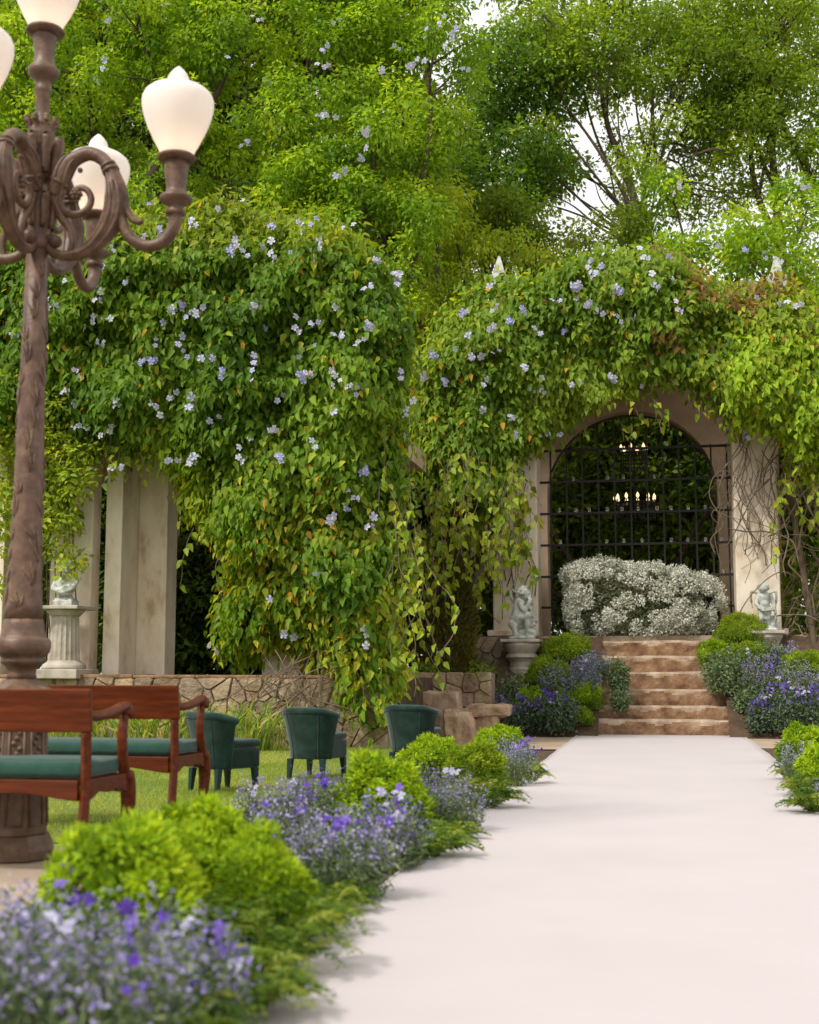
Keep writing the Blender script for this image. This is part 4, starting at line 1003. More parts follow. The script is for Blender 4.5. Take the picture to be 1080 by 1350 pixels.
# brownish conifer between the vines
def conifer():
    c = at(585, 900, 20.9); root = thing('conifer_shrub', 'brownish olive conifer shrub in the shade between the two vines', 'shrub', (c[0], 21.2, zl - 0.3))
    n = 9000; h = rng.random(n); z = h * (at(585, 690, 21)[2] - zl) ; aa = rng.uniform(0, 6.283, n); r = (0.62 * (1 - h ** 1.6 * 0.8)) * np.sqrt(rng.random(n)) ** 0.6 * (0.6 + 0.75 * vnoise(np.stack([np.cos(aa), np.sin(aa), h * 4], 1), 1.6, 3))
    a = aa; P = np.stack([r * np.cos(a), 0.7 * r * np.sin(a), z + 0.2], 1)
    T = unit(np.stack([np.cos(a), np.sin(a), np.full(n, 1.1)], 1) + 0.4 * rng.standard_normal((n, 3)))
    C = palette([(0.05, 0.055, 0.012), (0.10, 0.10, 0.022), (0.17, 0.14, 0.035)], vnoise(P, 3, 4) * .6 + .4 * rng.random(n))
    link('foliage', leaves_mesh('foliage', P, T, rand_dirs(n), rng.uniform(.07, .13, n), np.full(n, .03), C, 'oval'), M['leaf_soft'], root)
    MB().tube([(0, 0, -0.1), (0, 0, 1.6)], [0.06, 0.02], 8).build('trunk', M['bark'], root)
conifer()

# yellow-green climber in front of the leftmost pillars
def climber():
    c = at(70, 885, 17.1); root = thing('climbing_shrub', 'yellow-green climber on the leftmost pillar beside the lamp post', 'shrub', (c[0], 17.1, zt))
    P, D, cs, cc = crown_points([(85, 640, 24, 55, 16.9, 0.35), (95, 590, 30, 30, 16.9, 0.35), (75, 700, 22, 50, 16.9, 0.3), (15, 540, 40, 70, 16.8, 0.4), (8, 680, 30, 120, 16.9, 0.4), (60, 550, 60, 30, 16.9, 0.4), (92, 745, 18, 25, 16.8, 0.25), (80, 610, 36, 60, 16.85, .35), (70, 660, 30, 60, 16.9, .3), (108, 620, 14, 40, 16.8, .2)], 34, (0.12, 0.26), 30)
    o = link('foliage', foliage_from(P, D, cs, [(0.12, 0.20, 0.02), (0.22, 0.30, 0.03), (0.34, 0.36, 0.04)], (0.07, 0.13), 0.6), M['leaf'], root); o.location = -root.location
    mb = MB(); r = random.Random(4)
    for k in range(9):
        x = r.uniform(50, 100); branch(mb, at(x + r.uniform(-8, 8), 880, 17.2), at(x, r.uniform(560, 680), 17.1), 0.012, 0.005, 0.06, 5, r)
    st_ = tag(mb.build('stems', M['twig'], root, smooth=True), kind='stuff'); st_.location = -root.location
climber()

# low plants on top of the garden wall
def ledge_plants():
    root = thing('ledge_plant', 'low bright green ground cover trailing over the small garden wall', 'plant', (at(600, 886, LY)[0], LY + 0.1, zl))
    P, D, cs, cc = crown_points([(600, 884, 60, 9, LY + 0.15, 0.25), (630, 886, 24, 10, LY + 0.05, 0.2), (560, 882, 30, 8, LY + .1, .2)], 60, (0.06, 0.12), 24)
    link('foliage', foliage_from(P, D, cs, [(0.06, 0.12, 0.015), (0.11, 0.17, 0.02), (0.2, 0.24, 0.03)], (0.04, 0.07), 0.3), M['leaf'], root).location = -root.location
ledge_plants()

# iris clumps along the foot of the left wall
def irises():
    spots = [(72, 985, 'narrow-leaved yellowing iris clump behind the near bench'), (150, 983, 'iris clump seen between the two bench backs'), (185, 985, 'green iris clump under the far bench arm'), (218, 984, 'upright iris clump beside the first tub chair'), (268, 982, 'iris clump half hidden behind the first tub chair'), (320, 985, 'yellowing iris clump between the first and second tub chairs'), (352, 984, 'small iris tuft left of the second tub chair'), (100, 960, 'tall iris clump with leaves above the near bench'), (30, 980, 'iris clump just right of the lamp pedestal')]
    for k, (px, py, lab) in enumerate(spots):
        g = ground(px, py + 6); g[1] = min(g[1], WY - 0.28)
        p = at(px, 980, g[1])
        root = thing('iris_plant', lab, 'plant', (p[0], g[1], 0), group='iris clumps along the wall foot')
        n = 70; a = rng.uniform(0, 6.283, n); r = 0.16 * np.sqrt(rng.random(n))
        P = np.stack([r * np.cos(a) * 1.6, r * np.sin(a) * .7, np.zeros(n)], 1)
        lean = rng.normal(0, 0.15, (n, 2)); mb_v = []
        L = rng.uniform(0.35, 0.75, n); W = rng.uniform(0.018, 0.034, n)
        T = unit(np.stack([lean[:, 0] + P[:, 0], lean[:, 1], np.ones(n)], 1))
        C = palette([(0.07, 0.14, 0.02), (0.13, 0.22, 0.025), (0.24, 0.30, 0.04), (0.42, 0.36, 0.10)], rng.random(n))
        # lower half then the bending upper half
        me1 = leaves_mesh('leaves', np.concatenate([P, P + T * (L * .55)[:, None]]), np.concatenate([T, unit(T + [0, 0, -.5] + np.stack([lean[:, 0] * 2, lean[:, 1], 0 * a], 1))]), np.concatenate([rand_dirs(n) * [1, 1, .1] + [0, -.6, 0]] * 2), np.concatenate([L * .62, L * .5]), np.concatenate([W, W * .9]), np.concatenate([C, C]), 'blade')
        link('leaves', me1, M['leaf'], root)
irises()

# ------------------------------------------------------------------ flower border plants
LIMEG = [(0.06, 0.125, 0.008), (0.15, 0.25, 0.012), (0.28, 0.39, 0.018), (0.42, 0.49, 0.04)]
OLDG = [(0.09, 0.16, 0.012), (0.17, 0.25, 0.018), (0.29, 0.35, 0.03)]
FERN = [(0.035, 0.08, 0.014), (0.065, 0.125, 0.02), (0.12, 0.185, 0.03), (0.24, 0.28, 0.06)]
SILV = [(0.07, 0.115, 0.045), (0.13, 0.18, 0.075), (0.24, 0.27, 0.14)]
LAVF = [(0.22, 0.19, 0.34), (0.30, 0.27, 0.44), (0.40, 0.37, 0.55), (0.19, 0.14, 0.42)]
PURP = [(0.12, 0.08, 0.30), (0.18, 0.12, 0.42), (0.30, 0.26, 0.50)]

def green_mound(root, R, H, cols, seed):
    r = np.random.default_rng(seed); k = 34
    d = unit(r.standard_normal((k, 3))); d[:, 2] = np.abs(d[:, 2]) * 1.1 - .10; d = unit(d)
    for _ in range(6):                                        # spread the heads over the dome
        for i in range(k):
            v = d[i] - d; q = (v ** 2).sum(1); q[i] = 9; j = q.argmin(); d[i] += v[j] * .25
        d[:, 2] = np.maximum(d[:, 2], -.1); d = unit(d)
    ax = np.array([R * .84, R * .78, H * .46]); c = d * ax * r.uniform(.72, 1.03, k)[:, None] + [0, 0, H * .36]
    cr = min(R, H * .9) * r.uniform(.15, .29, k); tone = r.random(k)
    n1 = int(np.clip(95 * (R / .16), 70, 190)); rep = np.repeat(np.arange(k), n1); n = len(rep)
    e = unit(r.standard_normal((n, 3)) + d[rep] * .55 + [0, 0, .25]); P = c[rep] + e * (cr[rep] * (.55 + .5 * r.random(n)))[:, None]
    P[:, 2] = np.maximum(P[:, 2], .01)
    N = unit(e + .9 * r.standard_normal((n, 3))); T = unit(e + .75 * r.standard_normal((n, 3)))
    s = np.clip(R * 0.17, 0.018, 0.040)
    C = palette(cols, np.clip(0.45 * r.random(n) + .35 * tone[rep] + .2 * vnoise(P, 2.2 / R, seed % 50), 0, 1))
    link('foliage', leaves_mesh('foliage', P, T, N, r.uniform(.7, 1.5, n) * s, r.uniform(.3, .55, n) * s, C, 'oval'), M['leaf_soft'], root)
    n = int(n * .9)
    # ferny skirt of older leaves
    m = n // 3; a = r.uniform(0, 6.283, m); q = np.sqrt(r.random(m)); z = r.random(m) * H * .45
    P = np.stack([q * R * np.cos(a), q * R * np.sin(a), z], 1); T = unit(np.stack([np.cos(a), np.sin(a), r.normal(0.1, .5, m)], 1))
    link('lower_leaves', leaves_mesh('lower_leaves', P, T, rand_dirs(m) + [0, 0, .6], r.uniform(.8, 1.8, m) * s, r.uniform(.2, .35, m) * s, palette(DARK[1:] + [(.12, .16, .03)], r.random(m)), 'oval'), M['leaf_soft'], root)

def stalks(r, n, R, H, spread=0.6):
    a = r.uniform(0, 6.283, n); q = np.sqrt(r.random(n)) * R * 0.6
    base = np.stack([q * np.cos(a), q * np.sin(a), np.zeros(n)], 1)
    hh = H * (1 - 0.45 * (q / (R * .6)) ** 2) * r.uniform(.7, 1.08, n)
    tip = base + np.stack([np.cos(a) * R * spread * r.random(n) + r.normal(0, .05, n) * R, np.sin(a) * R * spread * r.random(n), hh], 1)
    return base, tip

def lavender(root, R, H, seed, fcols=LAVF, lcols=SILV, big=0):
    r = np.random.default_rng(seed); ns = int(130 * max(.7, min(2.0, R / .2)))
    b, t = stalks(r, ns, R, H); m = 12
    u = r.random((ns, m)); P = (b[:, None] + (t - b)[:, None] * (0.05 + .8 * u)[..., None]).reshape(-1, 3) + r.normal(0, .014, (ns * m, 3)); n = len(P)
    T = unit(r.standard_normal((n, 3)) + [0, 0, .7]); s = np.clip(R * .16, .022, .05)
    link('foliage', leaves_mesh('foliage', P, T, rand_dirs(n), r.uniform(.7, 1.5, n) * s, r.uniform(.18, .32, n) * s, palette(lcols, r.random(n)), 'oval'), M['petal'], root)
    k = 8; top = r.random(ns) < .62; tt = t[top]; bb = b[top]; nf = len(tt)
    u = 1 - 0.34 * r.random((nf, k)) ** 1.5
    P = (bb[:, None] + (tt - bb)[:, None] * u[..., None]).reshape(-1, 3) + r.normal(0, .013, (nf * k, 3)); n = len(P)
    hue = np.repeat(r.random(nf), k)
    D = unit(r.standard_normal((n, 3)) + [0, -.3, .5])
    fl = leaves_mesh('flowers', P, D, rand_dirs(n) + [0, 0, .8], r.uniform(.5, 1.1, n) * s * .58, r.uniform(.4, .7, n) * s * .58, palette(fcols, np.clip(hue + .12 * r.standard_normal(n), 0, 1)), 'oval')
    tag(link('flowers', fl, M['petal'], root), kind='stuff')
    if big: showy(root, R, H, seed + 7, big)

def showy(root, R, H, seed, n):
    r = np.random.default_rng(seed); acc = {'v': [], 'c': [], 'f': []}
    for k in range(n):
        a = r.uniform(0, 6.283); q = math.sqrt(r.random()) * R * .8; cl = np.array([q * math.cos(a), q * math.sin(a), H * (1 - .5 * (q / R) ** 2) * r.uniform(.8, 1.05)])
        col = [(0.16, .07, .52), (.26, .16, .62), (.12, .05, .42), (.62, .60, .78)][r.integers(4)]
        for j in range(r.integers(2, 5)):
            petals_into(acc, cl + r.normal(0, .025, 3), np.array([0, -.6, .6]) + r.normal(0, .5, 3), r.uniform(.016, .027), col, r)
    tag(link('showy_blooms', acc_mesh('showy_blooms', acc, M['petal']), None, root), kind='stuff')

def fern(root, R, H, seed, cols=FERN):
    r = np.random.default_rng(seed); Ps, Ts, Ls, Cs = [], [], [], []; mb = MB()
    for k in range(int(30 * max(.8, min(1.8, R / .15)))):
        a = r.uniform(0, 6.283); L = R * r.uniform(.75, 1.25); up = H * r.uniform(.4, 1.05); d = np.array([math.cos(a), math.sin(a), 0])
        s0 = d * R * .12 * r.random()
        pts = [s0 + d * L * t + np.array([0, 0, up * (1.9 * t - 1.55 * t * t) + .01]) for t in np.linspace(0, 1, 14)]
        pts = [np.maximum(p, [-9, -9, .022]) for p in pts]
        tone = r.random()
        for i in range(1, 14):
            f = 1 - abs(i / 13 - .4); side = np.cross(d, [0, 0, 1])
            for sgn in (-1, 1):
                for rep in (0, .5):
                    p = pts[i] + (pts[min(i + 1, 13)] - pts[i]) * rep
                    Ps.append(p); Ts.append(d * .7 + side * sgn + r.normal(0, .25, 3)); Ls.append(f * L * .24 * r.uniform(.8, 1.2)); Cs.append(tone)
    P, T, L = np.array(Ps), np.array(Ts), np.array(Ls); n = len(P)
    link('fronds', leaves_mesh('fronds', P, T, np.array([0, 0, 1.0]) + .4 * r.standard_normal((n, 3)), L, L * .22, palette(cols, np.clip(np.array(Cs) + .15 * r.standard_normal(n), 0, 1)), 'oval'), M['leaf_soft'], root)

def leafy(root, R, H, seed, cols, size):
    r = np.random.default_rng(seed); n = int(1500 * max(.8, min(2, R / .25)))
    b, t = stalks(r, n // 8, R, H); m = 8
    u = r.random((n // 8, m)); P = (b[:, None] + (t - b)[:, None] * (.1 + .9 * u)[..., None]).reshape(-1, 3) + r.normal(0, .03, (n // 8 * m, 3)); k = len(P)
    T = unit(r.standard_normal((k, 3)) + [0, 0, .3])
    link('foliage', leaves_mesh('foliage', P, T, rand_dirs(k) + [0, -.2, .8], r.uniform(.7, 1.3, k) * size, r.uniform(.35, .55, k) * size, palette(cols, r.random(k)), 'oval'), M['petal'], root)

KIND = {'G': ('green_mound_plant', 'plant'), 'O': ('green_mound_plant', 'plant'), 'L': ('lavender_plant', 'flowering plant'), 'U': ('lavender_plant', 'flowering plant'), 'F': ('fern', 'fern'), 'S': ('silver_leaved_plant', 'plant'), 'P': ('pansy_plant', 'flowering plant')}
def plant(kind, p, R, H, label, seed, group):
    nm, cat = KIND[kind]
    root = thing(nm, label, cat, tuple(p), rotz=0, group=group)
    if kind == 'G': green_mound(root, R, H, LIMEG, seed)
    elif kind == 'O': green_mound(root, R, H, OLDG, seed)
    elif kind == 'L': lavender(root, R, H, seed, big=1 if p[1] > 7 else 3)
    elif kind == 'U': lavender(root, R, H, seed, fcols=PURP + LAVF[:2], big=3 if p[1] > 15 else 7)
    elif kind == 'F': fern(root, R, H, seed)
    elif kind == 'S': leafy(root, R, H, seed, SILV, 0.07)
    elif kind == 'P':
        leafy(root, R, H, seed, [(0.04, .07, .03), (.08, .13, .045), (.16, .17, .17)], 0.06)
        showy(root, R, H, seed, 34)

BORDER = [
 ('L', 20, 1405, 260, 235, 'grey-lavender flower clump in the bottom left corner'), ('L', 150, 1420, 250, 235, 'lavender clump nearest the camera below the big lime mound'),
 ('U', 235, 1375, 210, 175, 'violet flower clump in front of the three lime mounds'), ('L', 60, 1310, 200, 150, 'lavender clump at the left foot of the big lime mound'),
 ('F', 315, 1345, 210, 120, 'nearest fern spilling onto the pink carpet'), ('G', 165, 1285, 240, 215, 'largest lime green mound plant in the near border'),
 ('G', 255, 1225, 190, 180, 'lime mound just behind the largest lime mound'), ('G', 345, 1260, 130, 188, 'round lime mound nearest the carpet beside a fern'),
 ('F', 365, 1285, 180, 150, 'dark fern under the round near lime mound'), ('F', 425, 1235, 120, 100, 'fern tip overlapping the carpet beyond the near mounds'),
 ('F', 265, 1330, 190, 120, 'yellowish fern between violets and the near lime mounds'),
 ('F', 120, 1345, 190, 150, 'feathery fern among the lavender below the big lime mound'), ('F', 215, 1400, 200, 130, 'dark fern at the bottom edge between two lavender clumps'),
 ('L', 385, 1175, 140, 130, 'lavender clump right behind the near lime mounds'), ('L', 355, 1110, 110, 85, 'tall lavender clump in front of the first tub chair'),
 ('U', 420, 1105, 110, 100, 'violet-topped clump in front of the second tub chair'), ('L', 455, 1190, 150, 130, 'wide grey lavender clump beside the carpet in mid border'),
 ('U', 505, 1150, 130, 105, 'violet clump below the mid-border lime mound'), ('F', 440, 1205, 110, 60, 'small fern at the foot of the wide grey lavender clump'),
 ('F', 560, 1135, 120, 70, 'fern on the carpet edge below the mid-border lime mound'), ('G', 503, 1105, 140, 118, 'lime mound in mid border in front of the second tub chair'),
 ('L', 555, 1080, 90, 75, 'lavender clump just right of the mid-border lime mound'), ('L', 605, 1100, 90, 85, 'lavender clump with pale heads at the carpet edge'),
 ('G', 573, 1035, 92, 68, 'lime mound in front of the third tub chair'), ('O', 628, 1050, 80, 85, 'olive-topped mound right of the third tub chair'),
 ('F', 640, 1070, 90, 65, 'fern at the foot of the olive-topped mound'), ('F', 600, 1110, 70, 45, 'low fern between two lavender clumps at the carpet edge'),
 ('L', 668, 1040, 70, 70, 'lavender clump by the far end of the left border'), ('G', 660, 1000, 64, 46, 'farthest lime mound of the left border'),
 ('U', 688, 1020, 50, 50, 'small violet clump at the far end of the left border'), ('F', 700, 1035, 50, 45, 'farthest fern of the left border on the carpet edge')]
for k, (kd, px, py, w, h, lab) in enumerate(BORDER):
    g = ground(px, py); dep = float(np.dot(g - CAM, FW)); plant(kd, (g[0], g[1], 0.0), w / 2 * dep / F_PX, h * dep / F_PX, lab, 100 + k, 'plants of the flower border along the carpet')
BORDER_R = [('G', 1060, 1008, 66, 58, 'upper lime mound of the right border'), ('G', 1088, 1040, 70, 62, 'lower lime mound at the right picture edge'), ('L', 1052, 1032, 56, 58, 'grey lavender clump of the right border between carpet and lime mounds'),
 ('F', 1040, 1030, 46, 40, 'fern at the near corner of the right border'), ('F', 1078, 1075, 80, 55, 'fern at the right edge spilling over the carpet'), ('F', 1056, 1052, 60, 45, 'fern below the right lavender clump'), ('L', 1092, 1072, 60, 50, 'lavender clump cut by the right picture edge')]
for k, (kd, px, py, w, h, lab) in enumerate(BORDER_R):
    g = ground(px, py); dep = float(np.dot(g - CAM, FW)); plant(kd, (g[0], g[1], 0.0), w / 2 * dep / F_PX, h * dep / F_PX, lab, 150 + k, 'plants of the right flower border')

def bed_point(px, py):
    lo, hi = 19.7, 22.5
    f = lambda y: at(px, py, y)[2] - bed_z(y)
    if f(lo) < 0: lo2 = lo
    for _ in range(40):
        m = (lo + hi) / 2
        if f(m) > 0: lo = m
        else: hi = m
    return at(px, py, (lo + hi) / 2)
BED_L = [('O', 748, 874, 68, 40, 'topmost green mound left of the steps'), ('O', 722, 910, 70, 44, 'green mound below the topmost one left of the steps beside the pedestal'), ('L', 782, 898, 62, 42, 'lavender clump high on the left bed by the steps'),
 ('U', 772, 928, 62, 64, 'deep purple clump spilling toward the steps on the left bed'), ('L', 745, 930, 90, 60, 'grey-lavender clump in the middle of the left bed'), ('S', 815, 912, 36, 46, 'silvery plant against the third step at left'),
 ('S', 678, 934, 50, 44, 'silvery green plant at the outer edge of the left bed'), ('G', 700, 945, 56, 40, 'outer small lime mound in the left bed'), ('G', 742, 940, 46, 34, 'middle small lime mound in the left bed'), ('G', 772, 935, 44, 38, 'small lime mound beside the deep purple clump'),
 ('P', 732, 968, 84, 60, 'dark pansy plant with violet blooms at the foot of the steps left'), ('P', 684, 968, 74, 52, 'dark pansy plant by the rough boulder'), ('L', 665, 965, 50, 50, 'lavender tuft at the outer corner of the left bed'), ('O', 764, 956, 34, 26, 'tiny green mound against the lowest steps at left'), ('S', 818, 935, 24, 26, 'tiny silvery tuft on the second step at left')]
BED_R = [('O', 978, 856, 72, 52, 'round clipped green ball before the standing cherub'), ('G', 943, 876, 44, 36, 'small bright mound left of the clipped green ball'), ('O', 992, 880, 76, 34, 'low green mound under the clipped ball'), ('S', 957, 916, 74, 66, 'big silvery green plant right of the steps'),
 ('S', 1015, 885, 56, 40, 'silvery plant below the standing cherub'), ('U', 1002, 928, 66, 76, 'deep purple clump on the right bed'), ('O', 1065, 905, 74, 52, 'broad green mound at the right picture edge by the bed'), ('L', 1055, 930, 90, 62, 'grey-lavender clump under the broad right mound'), ('S', 984, 938, 36, 32, 'small silvery plant on the second step at right'),
 ('P', 1034, 968, 84, 72, 'dark pansy plant with violet blooms right of the steps'), ('P', 1004, 968, 52, 50, 'small pansy tuft against the lowest step at right'), ('P', 1070, 962, 76, 60, 'dark pansy plant at the right picture edge'), ('L', 1035, 890, 60, 44, 'lavender tuft behind the broad right mound'), ('G', 1016, 915, 34, 26, 'tiny lime tuft among the purple on the right bed')]
for k, (kd, px, py, w, h, lab) in enumerate(BED_L + BED_R):
    g = bed_point(px, py); dep = float(np.dot(g - CAM, FW)); plant(kd, tuple(g), w / 2 * dep / F_PX * (1.0 if kd in 'GO' else .85), h * dep / F_PX, lab, 200 + k, 'plants of the beds beside the steps')

# large mass of white baby's breath on the terrace
def baby_breath():
    Y = PY + 0.25; a, b = at(733, 800, Y)[0], at(937, 800, Y)[0]; h = at(840, 745, Y)[2] - TZ
    root = thing('white_flower_hedge', "billowing hedge of white baby's breath at the top of the steps", 'flower hedge', ((a + b) / 2, Y, TZ))
    R = (b - a) / 2; r = np.random.default_rng(77); k = 520
    q = r.uniform(-1, 1, (k, 3)); d = q / ((np.abs(q) ** 2.8).sum(1) ** (1 / 2.8))[:, None]
    c = d * [R, .5, h * .53]; c *= (0.76 + 0.42 * vnoise(c, 2.2, 3) * (0.8 + .4 * r.random(k)))[:, None]; c[:, 2] += h * .48
    c = c[c[:, 2] > .03]; k = len(c); cr = r.uniform(.05, .13, k); m = (cr / .09) ** 2 * 110
    rep = np.repeat(np.arange(k), m.astype(int)); n = len(rep); e = unit(r.standard_normal((n, 3)))
    P = c[rep] + e * (cr[rep] * (0.55 + .5 * r.random(n)))[:, None]; P[:, 2] = np.maximum(P[:, 2], .01)
    w = r.random(n) < .86
    C = np.where(w[:, None], palette([(0.68, .68, .56), (.78, .78, .67), (.86, .86, .79)], .5 * r.random(n) + .5 * r.random(k)[rep]), palette([(.20, .23, .12), (.33, .36, .22)], r.random(n)))
    L = np.where(w, r.uniform(.024, .046, n), r.uniform(.05, .09, n)); W = np.where(w, L * .8, L * .18)
    tag(link('flowers', leaves_mesh('flowers', P, unit(e + .8 * r.standard_normal((n, 3))), unit(e + .6 * r.standard_normal((n, 3))), L, W, C / LEAF_K, 'oval'), M['petal'], root), kind='stuff')
    m = 7000; P2 = r.uniform(-1, 1, (m, 3)) * [R * .82, .34, h * .42] + [0, 0, h * .44]
    link('foliage', leaves_mesh('foliage', P2, rand_dirs(m), rand_dirs(m), r.uniform(.06, .12, m), r.uniform(.02, .04, m), palette([(.16, .18, .09), (.30, .32, .20)], r.random(m)), 'oval'), M['petal'], root)
baby_breath()

# ------------------------------------------------------------------ statues
def sculpt(name, items, mat, parent, voxel=0.014, smooth_it=3):
    mb = MB()
    for it in items:
        if it[0] == 's': mb.ball(it[1], it[2], 16, 10, it[3] if len(it) > 3 else (1, 1, 1))
        elif it[0] == 'c':
            _, p0, p1, r0, r1 = it; mb.tube([p0, p1], [r0, r1], 14); mb.ball(p0, r0, 14, 8); mb.ball(p1, r1, 14, 8)
        elif it[0] == 'b': mb.box(*it[1])
        elif it[0] == 't': mb.tube(curve(it[1], 5), it[2], 10, flat=it[3] if len(it) > 3 else 1.0)
    tmp = bpy.data.objects.new('tmp', mb.mesh('tmp')); COL.objects.link(tmp)
    rm = tmp.modifiers.new('r', 'REMESH'); rm.mode = 'VOXEL'; rm.voxel_size = voxel
    sm = tmp.modifiers.new('s', 'SMOOTH'); sm.iterations = smooth_it; sm.factor = 0.5
    dg = bpy.context.evaluated_depsgraph_get()
    me = bpy.data.meshes.new_from_object(tmp.evaluated_get(dg)); bpy.data.objects.remove(tmp)
    me.name = name; me.materials.clear()
    return link(name, me, mat, parent, smooth=True)

def face_items(c, r, d, up=(0, 0, 1)):
    """nose, cheeks, brow, chin and ears on a child's head at c looking along d"""
    c, d, up = Vector(c), Vector(d).normalized(), Vector(up); s = d.cross(up).normalized(); u = s.cross(d)
    q = lambda a, b, e: tuple(c + d * a * r + s * b * r + u * e * r)
    return [('s', tuple(c), r), ('s', q(.55, .32, -.28), r * .36), ('s', q(.55, -.32, -.28), r * .36), ('c', q(.92, 0, .12), q(1.06, 0, -.12), r * .10, r * .15),
            ('s', q(.72, 0, -.62), r * .30), ('s', q(.9, 0, -.36), r * .14), ('c', q(.82, .45, .28), q(.9, .1, .24), r * .14, r * .12), ('c', q(.82, -.45, .28), q(.9, -.1, .24), r * .14, r * .12),
            ('s', q(-.05, .98, -.05), r * .2), ('s', q(-.05, -.98, -.05), r * .2)]
def curls(c, r, d, n, seed):
    rn = random.Random(seed); d = Vector(d).normalized(); out = []
    while len(out) < n:
        v = Vector((rn.gauss(0, 1), rn.gauss(0, 1), rn.gauss(0, 1) + .4)).normalized()
        if v.dot(d) > .45 and v.z < .75: continue
        if v.z < -.35: continue
        out.append(('s', tuple(Vector(c) + v * r * 1.0), r * rn.uniform(.22, .34)))
    return out

def flower_pedestal(x, y, z0, z1, label, r=0.26):
    root = thing('statue_pedestal', label, 'pedestal', (x, y, z0)); h = z1 - z0
    MB().box(-r * 1.22, r * 1.22, -r * 1.22, r * 1.22, h - .05, h).build('top_slab', M['pedestal'], root, bevel=.012)
    MB().lathe([(r * 1.12, h - .051), (r * 1.14, h - .10), (r * 1.0, h - .17), (r * .84, h - .24), (r * .98, h - .26), (r * 1.02, h - .30), (r * .86, h - .33), (r * .74, h - .38), (r * .74, h - .46), (r * .82, h - .50), (r * .80, h - .54), (r * .80, 0)], 32).build('shaft', M['pedestal'], root, smooth=False, bevel=.0)
    return root

# crouching cherub at the left of the steps
pc = at(688, 843, PY - 0.75); pz = pc[2]
flower_pedestal(pc[0], PY - 0.75, bed_z(PY - 0.75) - 0.2, pz, 'round moulded pale pedestal under the crouching cherub', 0.27)
def cherub_crouch():
    root = thing('cherub_statue', 'white crouching cherub statue facing right with hand raised to its mouth', 'statue', (pc[0], PY - 0.75, pz + 0.002))
    k = 0.96 * (at(688, 768, PY - .75)[2] - pz)                  # height
    S = lambda x, y, z: (x * k, y * k, z * k)
    hd = S(.07, -.04, .83); hr = .125 * k
    it = [('b', (-.22 * k, .24 * k, -.2 * k, .2 * k, 0, .05 * k)), ('s', S(.16, .0, .12), .13 * k, (1.1, 1.1, .9)), ('s', S(.0, .05, .13), .15 * k, (1.2, 1, .8)), ('s', S(-.03, .08, .3), .11 * k)]   # rock
    it += face_items(hd, hr, (1, -.35, -.25)) + curls(hd, hr, (1, -.35, -.1), 26, 3)
    it += [('c', S(.02, 0, .72), S(.05, -.02, .78), .05 * k, .05 * k), ('c', S(-.01, 0, .66), S(-.07, .0, .42), .115 * k, .125 * k), ('s', S(-.08, .0, .36), .135 * k)]
    it += [('c', S(-.02, -.12, .66), S(.07, -.17, .50), .05 * k, .045 * k), ('c', S(.07, -.17, .50), S(.17, -.13, .68), .045 * k, .035 * k), ('s', S(.175, -.12, .71), .04 * k)]
    it += [('c', S(.19, -.13, .73 + .0), S(.16, -.12, .66), .016 * k, .014 * k), ('c', S(.21, -.11, .72), S(.19, -.10, .65), .016 * k, .014 * k), ('c', S(.15, -.14, .70), S(.17, -.10, .77), .016 * k, .013 * k)]
    it += [('c', S(.02, .12, .66), S(.12, .14, .52), .05 * k, .045 * k), ('c', S(.12, .14, .52), S(.19, .04, .66), .042 * k, .035 * k)]
    it += [('c', S(-.08, -.09, .36), S(.12, -.13, .43), .095 * k, .075 * k), ('c', S(.12, -.13, .43), S(.12, -.12, .20), .065 * k, .045 * k), ('c', S(.12, -.12, .16), S(.20, -.14, .13), .038 * k, .03 * k)]
    it += [('c', S(-.09, .0, .34), S(-.15, -.12, .26), .10 * k, .08 * k), ('c', S(-.15, -.12, .28), S(-.10, -.13, .10), .075 * k, .045 * k), ('c', S(-.10, -.13, .08), S(-.02, -.16, .075), .04 * k, .03 * k)]
    it += [('t', [S(.17, -.12, .64), S(.20, -.13, .50), S(.24, -.10, .36), S(.22, -.08, .28)], [.02 * k, .024 * k, .028 * k] + [.04 * k] * 13, .7)]
    for a, b in ((.20, .30), (.25, .27), (.18, .24), (.23, .33), (.28, .32)): it.append(('s', S(a, -.12, b), .035 * k))
    o = sculpt('cherub_body', it, M['statue'], root, .011, 3)
    w = MB()
    for s, y in ((-1, .10), (1, .20)):
        pts = [S(-.09, y, .62), S(-.18, y + .05, .74), S(-.2, y + .07, .90), S(-.13, y + .07, .86), S(-.08, y + .05, .74)]
        w.tube(curve(pts, 4), [.03 * k] * 4 + [.05 * k] * 5 + [.045 * k] * 4 + [.04 * k] * 3 + [.02 * k], 8, flat=.5)
    w.build('wings', M['statue'], root, smooth=True)
cherub_crouch()

